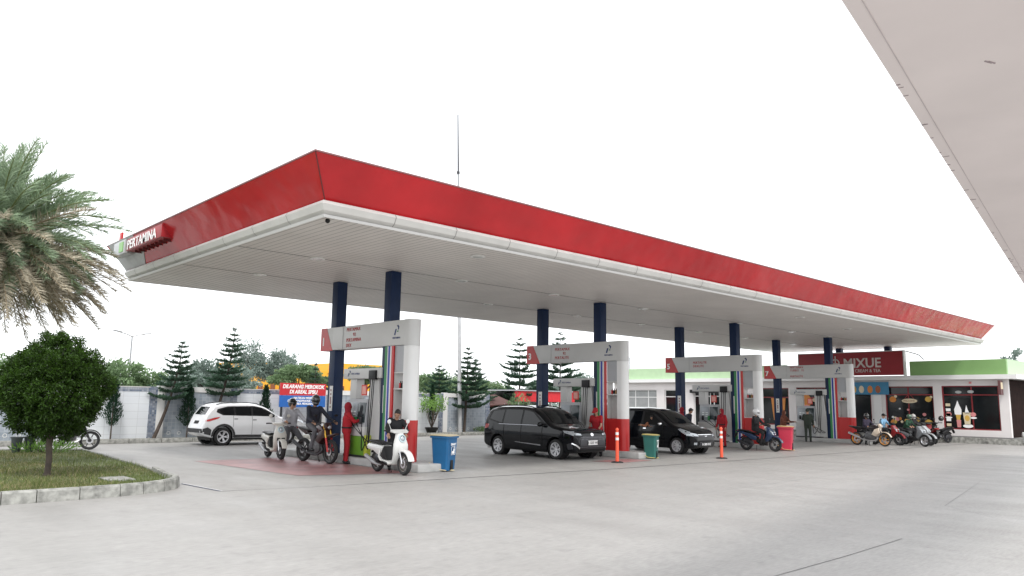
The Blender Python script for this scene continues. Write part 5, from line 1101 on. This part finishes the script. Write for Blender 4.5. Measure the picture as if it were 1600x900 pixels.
# ------------------------------------------------------------------ bins and posts
def wheelie(label, loc, rz, col, lid, h=1.0, icon=True):
    t = thing('wheeled_bin', label, 'bin', loc, rz, 'wheeled bins by the pump islands')
    s = h
    a0, b0, a1, b1 = .225 * s, .215 * s, .27 * s, .265 * s
    n = MB()
    def rr(a, b, z, q=.04): return [(sx * (a - (q if k else 0)) if False else x, y, z) for x, y in [(a - q, -b), (a, -b + q), (a, b - q), (a - q, b), (-a + q, b), (-a, b - q), (-a, -b + q), (-a + q, -b)] for k in (0,) for sx in (1,)]
    lv = [(a0, b0, .03 * s), (a0 + .022 * s, b0 + .024 * s, .45 * s), (a1, b1, .88 * s), (a1 + .035 * s, b1 + .035 * s, .885 * s), (a1 + .035 * s, b1 + .035 * s, .93 * s)]
    vs = []
    for a, b_, z in lv: vs += rr(a, b_, z)
    fs = [(l * 8 + k, l * 8 + (k + 1) % 8, (l + 1) * 8 + (k + 1) % 8, (l + 1) * 8 + k) for l in range(len(lv) - 1) for k in range(8)] + [tuple(range(8))[::-1], tuple(range(32, 40))]
    n.add(vs, fs).build('tub', col, t, smooth=30)
    MB().slab([(-a1 - .05 * s, .935 * s), (-a1, .985 * s), (a1 - .05, .97 * s), (a1 + .05 * s, .935 * s)], -b1 - .04 * s, b1 + .04 * s, .03).build('lid', lid, t)
    for sy in (-1, 1):
        MB().cyl((-a0 - .06 * s, sy * .19 * s - (.03 if sy > 0 else 0), .10 * s), .10 * s, .04, 20, axis='y').build('wheel', BLACK, t)
    m = MB(); m.box(a0 + .0, a0 + .035 * s, -.06 * s, .06 * s, .04 * s, .30 * s, .01); m.build('pedal_recess', DARKM if False else BLACK, t)
    m = MB(); m.box(a0 - .05, a0 + .09 * s, -.05 * s, .05 * s, .02 * s, .05 * s, .01); m.tube([(a0 + .0, -b0 - .03, .04 * s), (-.05, -b0 - .05, .06 * s), (-a0 - .08 * s, -b0 - .04, .22 * s)], .013, 6); m.build('pedal', lid, t)
    if icon:
        x0 = a0 + .055 * s
        tilt = math.atan2(a1 - a0, .85 * s)
        Mx = Matrix.Translation((a0 + .052 * s, 0, .5 * s)) @ Matrix.Rotation(tilt * .9, 4, 'Y')
        Fm = Mx @ frame((.006, 0, .0), (0, 1, 0), (0, 0, 1))
        text_mesh('SMART', .085 * s, Fm @ Matrix.Translation((0, .19 * s, 0)), .001, .003, 'CENTER').build('lettering', WTXT, t, smooth=0, fix=False)
        k = MB()
        for a, b_, c, d in ((-.1, .1, .15, .16), (-.1, .1, -.06, -.05), (-.1, -.09, -.06, .16), (.09, .1, -.06, .16), (-.06, .0, -.03, .04)): k.box(a * s, b_ * s, c * s, d * s, 0, .004, 0, Fm)
        k.prism([(.0 * s, -.03 * s), (.06 * s, -.03 * s), (.06 * s, .10 * s), (.03 * s, .12 * s), (.0, .06 * s)], 0, .004, Fm); k.lathe([(0, 0), (.018 * s, 0), (.018 * s, .004), (0, .004)], Fm @ Matrix.Translation((.04 * s, .135 * s, 0)), 10)
        k.build('litter_symbol', WTXT, t, smooth=0)
    return t
LIDC = mat('cream lid', (.58, .50, .33), .5, var=.12)
wheelie('blue wheeled bin with cream lid and white litter symbol beside the first island', (12.56, 16.02, 0), R(-70), mat('blue bin plastic', (.006, .105, .26), .4, var=.1), LIDC, .96)
wheelie('green wheeled bin with yellowish lid in front of the older black van', (21.2, 15.85, 0), R(-70), mat('green bin plastic', (.02, .13, .11), .45, var=.1), mat('yellow lid', (.55, .45, .16), .5), .82)
wheelie('large pinkish red bin with tan lid right of the blue scooter', (29.9, 15.55, 0), R(-70), mat('red bin plastic', (.55, .03, .07), .45, var=.08), mat('tan lid', (.55, .36, .17), .5), 1.02, icon=False)
ORP = mat('orange post plastic', (.80, .10, .045), .45, var=.06)
for i, (x_, y_, lab) in enumerate(((18.75, 15.3, 'orange marker post with white bands in front of the white plated van'), (23.35, 14.5, 'orange marker post with white bands right of the older van'))):
    t = thing('marker_post', lab, 'traffic post', (x_, y_, 0), 0, 'orange marker posts')
    MB().lathe([(.19, 0), (.19, .02), (.15, .035), (.08, .045), (0, .045)], None, 24).build('rubber_base', RUBBER, t)
    MB().lathe([(.055, .04), (.05, .62), (.042, .98), (.055, .985), (.055, 1.01), (.03, 1.05), (.0, 1.06)], None, 20).build('post', ORP, t)
    for z in (.72, .88): MB().lathe([(.054 - z * .005, z - .04), (.056 - z * .005, z - .04), (.053 - z * .005, z + .04), (.05 - z * .005, z + .04)], None, 20, closed=True).build('reflective_band', mat('reflective white', (.75, .75, .75), .4), t)

# ------------------------------------------------------------------ vegetation
BARK = mat('bark', (.075, .058, .048), .9, var=.4, scale=6, bump=.5, bscale=14)
G_PINE = leafmat('araucaria needles', (.050, .10, .062), (.07, .14, .085), .4)
G_DARK = leafmat('juniper needles', (.016, .045, .024), (.03, .08, .04), .35)
G_ROUND = leafmat('glossy round tree leaves', (.027, .060, .008), (.06, .13, .012), .85)
G_MID = leafmat('hazed mid green leaves', (.16, .24, .12), (.19, .28, .14), .4)  # distance haze is lightened into this leaf colour
G_LIGHT = leafmat('light green leaves', (.15, .27, .06), (.2, .36, .08), .4)
G_FAR = leafmat('hazed far leaves', (.21, .27, .235), (.22, .28, .24), .25)  # faded leaf colour carries the haze of the far trees
G_PALM = leafmat('silvery palm leaflets', (.27, .35, .235), (.28, .38, .22), .5)
G_DRY = leafmat('dry palm leaflets', (.44, .40, .31), (.32, .28, .2), .5)
def leaf(V, F, c, d, up, ln, wd):
    """a small pointed leaf: 4 verts"""
    s = d.cross(up); s = s.normalized() * wd if s.length > 1e-4 else Vector((wd, 0, 0))
    b = len(V); V += [tuple(c), tuple(c + d * ln * .45 + s), tuple(c + d * ln), tuple(c + d * ln * .45 - s)]; F.append((b, b + 1, b + 2, b + 3))
def rv(r): 
    while True:
        v = Vector((r.uniform(-1, 1), r.uniform(-1, 1), r.uniform(-1, 1)))
        if .05 < v.length < 1: return v
def araucaria(x, y, top, base_w, label, lean=(0, 0), seed=0, first=.32, m=G_PINE, z0=.12, dens=1.0, tiers=10, nb=6):
    r = random.Random(seed); t = thing('araucaria_tree', label, 'tree', (x, y, z0), 0, 'trees along the boundary wall')
    Hh = top - z0
    def ax(f):   # trunk axis, leaning then curving upright
        return Vector((lean[0] * (1 - (1 - f) ** 1.8), lean[1] * f, Hh * f))
    MB().tube([ax(k / 12) for k in range(13)], [.085 * (1 - .85 * k / 12) * (Hh / 4.5) ** .5 for k in range(13)], 8).build('trunk', BARK, t)
    V = []; F = []; bb = MB()
    for i in range(tiers + 1):
        f = first + (1 - first) * (i / tiers) ** .92; c = ax(min(f, .995)); rel = (1 - f) / (1 - first)
        ln0 = base_w * (.12 + .88 * rel ** .8); a0 = r.uniform(0, 6)
        for k in range(nb):
            a = a0 + 2 * PI * k / nb + r.uniform(-.15, .15); ln = ln0 * r.uniform(.76, 1.1); cj = r.uniform(-.012, .012) * Hh; d = Vector((math.cos(a), math.sin(a), 0)); sd_ = Vector((-d.y, d.x, 0))
            up_ = r.uniform(.25, .52); pts = [c + d * ln * q + Vector((0, 0, cj + ln * (-.04 - .18 * q + up_ * q * q))) for q in (0, .25, .5, .75, 1)]
            bb.tube(pts, [.018, .015, .012, .009, .004], 4, False)
            nt_ = int(max(8, ln * 34 * dens))
            for j in range(nt_):
                q = .12 + .88 * j / nt_; i0 = min(3, int(q * 4)); p = pts[i0].lerp(pts[i0 + 1], q * 4 - i0)
                for s in (-1, 1):
                    tl = ln * .30 * (1 - abs(q - .45) * .95) * r.uniform(.7, 1.15)
                    td = (d * .75 + sd_ * s * .75 + Vector((0, 0, r.uniform(.15, .5)))).normalized()
                    for e in range(3):
                        leaf(V, F, p + td * tl * e * .3 + rv(r) * .045, (td + Vector((0, 0, .25)) + rv(r) * .45).normalized(), rv(r), tl * .5, .028 + .03 * tl)
    bb.build('branches', BARK, t, smooth=0, fix=False)
    m_ = MB(); m_.v = V; m_.f = F; m_.build('crown', m, t, smooth=0, fix=False); return t
araucaria(10.8, 32.75, 4.08, 1.0, 'leaning tiered pine with bare bent trunk left of the white car', (.85, 0), 1, .42)
araucaria(12.95, 32.75, 4.78, 1.05, 'tall tiered pine rising behind the white car roof', (.9, 0), 2, .40, tiers=11)
araucaria(27.1, 32.85, 4.72, 1.25, 'tall dense tiered pine just right of the tall steel mast', (.15, 0), 3, .30, dens=1.1, tiers=11)
araucaria(30.6, 36.2, 4.35, 1.5, 'broad tiered pine behind the brown roofed stall', (.1, 0), 4, .25, dens=1.1)
araucaria(37.1, 39, 6.25, 2.1, 'tall loose tiered pine left of the second sign column', (0, 0), 5, .22)
araucaria(44.4, 42, 7.3, 2.2, 'tall tiered pine rising behind the second overhead sign', (0, 0), 6, .26)
araucaria(30.8, 40, 4.05, 1.6, 'broad flat topped pine between the red based post and the mast', (0, 0), 7, .25, dens=1.2)
araucaria(19.5, 33.9, 3.7, .8, 'small pine half hidden behind the first dispenser', (0, 0), 8, .3)
araucaria(18.6, 34.1, 3.5, .7, 'small dark pine right of the notice board beside the navy column', (0, 0), 9, .2)
araucaria(7.2, 34.3, 3.95, 1.1, 'pine partly hidden at the left picture edge behind the round tree', (0, 0), 10, .3)
def conifer(x, y, z, h, w_, label, seed):
    r = random.Random(seed); t = thing('juniper_shrub', label, 'shrub', (x, y, z), 0, 'dark columnar junipers along the wall')
    MB().tube([(0, 0, 0), (0, 0, h * .9)], [.03, .01], 6).build('trunk', BARK, t)
    V = []; F = []
    for k in range(1500):
        f = r.random() ** .8; zz = h * (.22 + .78 * f); ra = w_ * (1 - f) ** .65 * min(1, .45 + f * 3) * (1 + .35 * math.sin(zz * 11 + seed) * math.sin(seed + zz * 5)); a = r.uniform(0, 2 * PI); q = r.random() ** .5
        if math.sin(a * 3 + zz * 9 + seed) > .75: q *= .6
        c = Vector((math.cos(a) * ra * q, math.sin(a) * ra * q, zz)); d = (Vector((math.cos(a) * .5, math.sin(a) * .5, .9)) + rv(r) * .4).normalized()
        leaf(V, F, c, d, rv(r), r.uniform(.08, .18), .018)
    m_ = MB(); m_.v = V; m_.f = F; m_.build('foliage', G_DARK, t, smooth=0, fix=False)
conifer(9.15, 32.6, .12, 2.28, .36, 'slim dark juniper by the white wall tiles right of the round tree', 1)
conifer(12.05, 32.6, .12, 2.1, .42, 'dark bushy juniper between the leaning pine and the white car', 2)
conifer(15.4, 32.6, .12, 2.2, .34, 'dark juniper rising behind the bonnet of the white car', 3)
conifer(24.9, 32.9, .12, 2.5, .22, 'narrow dark juniper behind the light green potted shrub', 4)
def broadleaf(x, y, h, crowns, m, label, seed, trunk_h, n=2600, size=.16, name='broadleaf_tree', group='broadleaf trees beyond the wall', limbs=True, z=0):
    r = random.Random(seed); t = thing(name, label, 'tree', (x, y, z), 0, group); b = MB()
    b.tube([(0, 0, 0), (r.uniform(-.1, .1), 0, trunk_h * .5), (0, 0, trunk_h)], [.02 * h + .05, .018 * h + .03, .012 * h + .02], 8)
    for (cx, cy, cz, rx, ry, rz) in crowns: b.tube([(0, 0, trunk_h * .8), (cx * .5, cy * .5, (trunk_h + cz) / 2), (cx, cy, cz)], [.012 * h + .02, .01 * h, .008], 6)
    b.build('trunk', BARK, t)
    V = []; F = []; tot = sum(c[3] * c[4] for c in crowns)
    for (cx, cy, cz, rx, ry, rz) in crowns:
        k = int(n * 2.6 * rx * ry / tot)
        cl = [rv(r).normalized() * r.uniform(.55, 1.0) for _ in range(max(8, k // 45))]
        for j in range(k):
            c0 = cl[r.randrange(len(cl))] * (1 if r.random() < .7 else r.random()) + rv(r) * .26
            c = Vector((cx + c0.x * rx, cy + c0.y * ry, cz + c0.z * rz)); d = (c0.normalized() + rv(r) * .9).normalized()
            leaf(V, F, c, d, rv(r), size * r.uniform(.6, 1.3), size * .3)
    m_ = MB(); m_.v = V; m_.f = F; m_.build('crown', m, t, smooth=0, fix=False); return t
# the round clipped tree in the lawn
def round_tree():
    r = random.Random(11); t = thing('round_tree', 'clipped round dark green tree on a thin trunk in the lawn', 'tree', (4.06, 18.6, .12))
    b = MB(); b.tube(catmull([(0, 0, 0), (.01, .01, .35), (-.02, 0, .7), (.02, 0, 1.0)], 3), .062, 10); b.tube([(0, 0, -.02), (0, 0, .06)], [.10, .065], 10)
    for k in range(9):
        a = k * 2.4; b.tube([(0, 0, .75 + .02 * k), (.3 * math.cos(a), .3 * math.sin(a), 1.2 + .05 * k), (.75 * math.cos(a), .75 * math.sin(a), 1.5 + .1 * (k % 4))], [.03, .02, .008], 6)
    b.build('trunk', BARK, t)
    V = []; F = []; cl = []
    ctr = Vector((.0, 0, 1.74)); RX, RZ = .97, 1.06
    lobes = [(rv(r).normalized(), r.uniform(-.10, .09)) for _ in range(46)]
    for k in range(1300):
        v = rv(r).normalized(); lb = max(lobes, key=lambda l: l[0].dot(v) + l[1] * .5); gap = max(0, .965 - lb[0].dot(v)) * 4.5; fl = 1 + .055 * math.sin(v.x * 6 + 1 + v.y * 4) + .055 * math.sin(v.z * 8 + v.y * 5)
        q = (r.uniform(.86, 1.03) + lb[1] * .8) * fl * (1 - min(.14, gap)) if r.random() < .7 else r.uniform(.4, .8)
        if v.z < -.8: q *= .9
        cl.append((Vector((v.x * RX * q, v.y * RX * q, v.z * RZ * q)) + ctr, v))
    for k in range(60):   # side shoots
        v = rv(r).normalized(); q = r.uniform(1.04, 1.13); cl.append((Vector((v.x * RX * q, v.y * RX * q, abs(v.z) * RZ * q - .3)) + ctr, v))
    for k in range(34):   # stray shoots at the top
        a = r.uniform(0, 2 * PI); q = r.uniform(0, .42); cl.append((Vector((math.cos(a) * q, math.sin(a) * q, 2.76 + r.uniform(-.05, .22) * (1 - q))), Vector((0, 0, 1))))
    for c, v in cl:
        for j in range(44):
            p = c + rv(r) * .105; d = (v * .55 + rv(r)).normalized()
            leaf(V, F, p, d, rv(r), r.uniform(.045, .085), .014)
    m_ = MB(); m_.v = V; m_.f = F; m_.build('crown', G_ROUND, t, smooth=0, fix=False)
round_tree()
def palm():
    r = random.Random(5); t = thing('date_palm', 'large silvery date palm with drooping dry fronds at the left edge', 'palm tree', (3.12, 22.0, .12))
    MB().tube([(0, 0, 0), (.02, 0, 1.5), (0, 0, 3.2), (0, 0, 5.3)], [.30, .27, .28, .34], 14).build('trunk', mat('palm bark', (.16, .13, .10), .95, var=.5, scale=8, bump=.8), t)
    C0 = Vector((0, 0, 5.25))
    def frond(V, F, rb, az, el, ln, droop, seg=22, lf=.42):
        d = Vector((math.cos(az) * math.cos(el), math.sin(az) * math.cos(el), math.sin(el))); p = C0 + Vector((math.cos(az) * .2, math.sin(az) * .2, math.sin(el) * .25)); pts = [p.copy()]; st = ln / seg; tw = r.uniform(-.5, .5)
        for k in range(seg):
            d = (d + Vector((0, 0, -droop * (.35 + 1.3 * k / seg) / seg))).normalized(); p = p + d * st; pts.append(p.copy())
            if k < 2: continue
            q = k / seg; sd_ = d.cross(Vector((0, 0, 1))); sd_ = sd_.normalized() if sd_.length > .05 else Vector((1, 0, 0)); up = sd_.cross(d)
            L_ = lf * (math.sin(PI * min(1, .18 + q * .82)) ** .6) * r.uniform(.85, 1.1) + .05
            for s in (-1, 1):
                for e in range(4):
                    o_ = p - d * st * e * .25; dd = (sd_ * s * .7 + d * (.6 + .6 * q) + up * (.30 + r.uniform(-.55, .55) + tw * s * .4) + rv(r) * .25).normalized()
                    b = len(V); s2 = (d + rv(r) * .5) * .0085
                    tip = o_ + dd * L_ + Vector((0, 0, -.06 * L_)); mid = o_ + dd * L_ * .5 + up * .01
                    V += [tuple(o_ - s2), tuple(o_ + s2), tuple(mid + s2 * 1.15), tuple(tip), tuple(mid - s2 * 1.15)]; F.append((b, b + 1, b + 2, b + 3, b + 4))
        rb.tube(pts[::3] + [pts[-1]], [.028 * (1 - .8 * i / (len(pts[::3]))) for i in range(len(pts[::3]) + 1)], 5, False)
    rb = MB(); V = []; F = []
    for k in range(170):
        az = k * 2.399 + r.uniform(-.2, .2); f = k / 170; el = R(84 - 100 * f + r.uniform(-8, 8)); frond(V, F, rb, az, el, r.uniform(2.0, 2.95) * (.84 + .16 * math.sin(PI * f)), r.uniform(.6, 1.1) * (1 + .2 * f))
    rb.build('frond_stalks', mat('palm stalk', (.16, .19, .07), .7), t, fix=False)
    m_ = MB(); m_.v = V; m_.f = F; m_.build('crown', G_PALM, t, smooth=0, fix=False)
    rb = MB(); V = []; F = []
    for k in range(150):
        az = k * 2.399 + .4; f = k / 150; el = R(12 - 52 * f + r.uniform(-9, 9)); frond(V, F, rb, az, el, r.uniform(2.4, 3.25) * (1 - .14 * f), r.uniform(.35, .85), lf=.38)
    rb.build('dry_frond_stalks', mat('dry stalk', (.25, .2, .13), .8), t, fix=False)
    m_ = MB(); m_.v = V; m_.f = F; m_.build('dry_fronds', G_DRY, t, smooth=0, fix=False)
palm()
# light green potted shrub by the wall
pt = thing('potted_shrub', 'light green leafy shrub in a black pot before the patterned wall panel', 'plant', (24.45, 32.3, .13))
MB().lathe([(.22, 0), (.34, .22), (.36, .3), (.32, .3), (.3, .25), (0, .25)], None, 18).build('pot', BLACK, pt)
mb = MB(); r = random.Random(4); V = []; F = []
for k in range(9):
    a = k * 2.4; e = Vector((math.cos(a) * r.uniform(.3, .85), math.sin(a) * .5, r.uniform(1.2, 1.95))); mb.tube([(0, 0, .25), tuple(e * .5 + Vector((0, 0, .05))), tuple(e)], [.025, .018, .008], 5)
    for j in range(55):
        d = rv(r).normalized(); leaf(V, F, e + rv(r) * .3, (d + Vector((0, 0, .3))).normalized(), rv(r), r.uniform(.14, .22), .032)
mb.build('branches', BARK, pt); m_ = MB(); m_.v = V; m_.f = F; m_.build('leaves', G_LIGHT, pt, smooth=0, fix=False)
def bush(x, y, z, rx, rz, m, label, seed, n=900, size=.14):
    r = random.Random(seed); t = thing('leafy_bush', label, 'shrub', (x, y, z)); V = []; F = []; b = MB()
    for k in range(n):
        v = rv(r); c = Vector((v.x * rx, v.y * rx * .6, rz * (1 + v.z))); leaf(V, F, c, (v + Vector((0, 0, .8)) + rv(r) * .4).normalized(), rv(r), size * r.uniform(.7, 1.5), size * .22)
    for k in range(5): b.tube([(0, 0, 0), (math.cos(k) * rx * .5, math.sin(k) * rx * .3, rz * 1.3)], [.02, .008], 5)
    b.build('stems', BARK, t); m_ = MB(); m_.v = V; m_.f = F; m_.build('leaves', m, t, smooth=0, fix=False)
bush(32.9, 34.6, .1, 1.0, 1.1, G_MID, 'bright green bush between the brown roofed stall and the red kiosk', 3)
bush(28.4, 32.5, .1, .8, .14, G_MID, 'low weeds growing at the foot of the wall beside the mast', 4, 500, .1)
bush(5.6, 26.2, .1, .9, .16, G_LIGHT, 'low bright green weeds at the back edge of the lawn', 5, 500, .1)
# trees beyond the wall
farlist = [
 (13.0, 46, 3.9, [(0, 0, 2.9, 1.6, 1.4, .8), (-1.6, 0, 2.7, 1.3, 1.2, .8), (1.7, .3, 2.6, 1.3, 1.2, .7)], G_MID, 'green spreading tree above the wall right of the round tree'),
 (9.0, 47, 4.2, [(0, 0, 3.0, 1.8, 1.4, .9), (1.6, 0, 2.8, 1.2, 1.2, .7)], G_MID, 'green tree mostly hidden behind the round tree'),
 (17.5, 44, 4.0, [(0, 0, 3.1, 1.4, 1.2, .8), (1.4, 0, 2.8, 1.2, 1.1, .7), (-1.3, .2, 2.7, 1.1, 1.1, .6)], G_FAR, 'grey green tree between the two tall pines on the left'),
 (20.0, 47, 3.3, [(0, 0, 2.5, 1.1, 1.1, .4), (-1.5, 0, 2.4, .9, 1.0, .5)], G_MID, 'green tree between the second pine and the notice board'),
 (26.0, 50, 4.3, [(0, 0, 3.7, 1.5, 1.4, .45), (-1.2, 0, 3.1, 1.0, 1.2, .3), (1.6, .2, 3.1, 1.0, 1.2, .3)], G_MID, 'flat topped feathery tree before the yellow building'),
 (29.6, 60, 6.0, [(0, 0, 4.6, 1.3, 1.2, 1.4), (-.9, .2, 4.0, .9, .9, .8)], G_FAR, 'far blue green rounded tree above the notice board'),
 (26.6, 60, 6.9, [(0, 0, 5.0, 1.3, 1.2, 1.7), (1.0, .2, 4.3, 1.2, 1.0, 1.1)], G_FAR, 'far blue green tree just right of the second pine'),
 (31.5, 50, 4.6, [(0, 0, 3.7, 1.5, 1.2, .6), (1.7, 0, 3.5, 1.3, 1.1, .5)], G_MID, 'feathery tree seen behind the first dispenser'),
 (35.5, 46, 4.0, [(0, 0, 3.0, 2.0, 1.4, .9), (-1.8, 0, 2.8, 1.5, 1.3, .8), (1.8, .2, 2.8, 1.5, 1.3, .9)], G_MID, 'green tree mass behind the mast and flat topped pine'),
 (41.5, 48, 3.7, [(0, 0, 2.7, 2.0, 1.4, .8), (2.1, 0, 2.5, 1.5, 1.3, .7)], G_MID, 'pale green tree behind the red kiosk signboard'),
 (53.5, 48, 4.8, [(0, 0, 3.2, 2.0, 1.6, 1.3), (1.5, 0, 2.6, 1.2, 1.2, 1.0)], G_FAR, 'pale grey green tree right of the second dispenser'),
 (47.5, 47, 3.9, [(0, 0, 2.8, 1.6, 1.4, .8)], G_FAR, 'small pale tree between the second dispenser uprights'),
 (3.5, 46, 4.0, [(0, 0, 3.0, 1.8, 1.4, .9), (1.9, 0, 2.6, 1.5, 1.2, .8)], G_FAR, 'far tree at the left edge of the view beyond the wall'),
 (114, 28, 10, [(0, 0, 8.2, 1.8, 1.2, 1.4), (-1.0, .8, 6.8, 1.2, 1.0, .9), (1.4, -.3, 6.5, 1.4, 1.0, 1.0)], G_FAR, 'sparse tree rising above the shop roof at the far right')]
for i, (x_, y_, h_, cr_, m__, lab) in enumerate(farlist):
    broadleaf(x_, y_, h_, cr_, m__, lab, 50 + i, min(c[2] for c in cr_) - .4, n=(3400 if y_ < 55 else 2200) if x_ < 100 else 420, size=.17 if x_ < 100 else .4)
# long low band of distant greenery
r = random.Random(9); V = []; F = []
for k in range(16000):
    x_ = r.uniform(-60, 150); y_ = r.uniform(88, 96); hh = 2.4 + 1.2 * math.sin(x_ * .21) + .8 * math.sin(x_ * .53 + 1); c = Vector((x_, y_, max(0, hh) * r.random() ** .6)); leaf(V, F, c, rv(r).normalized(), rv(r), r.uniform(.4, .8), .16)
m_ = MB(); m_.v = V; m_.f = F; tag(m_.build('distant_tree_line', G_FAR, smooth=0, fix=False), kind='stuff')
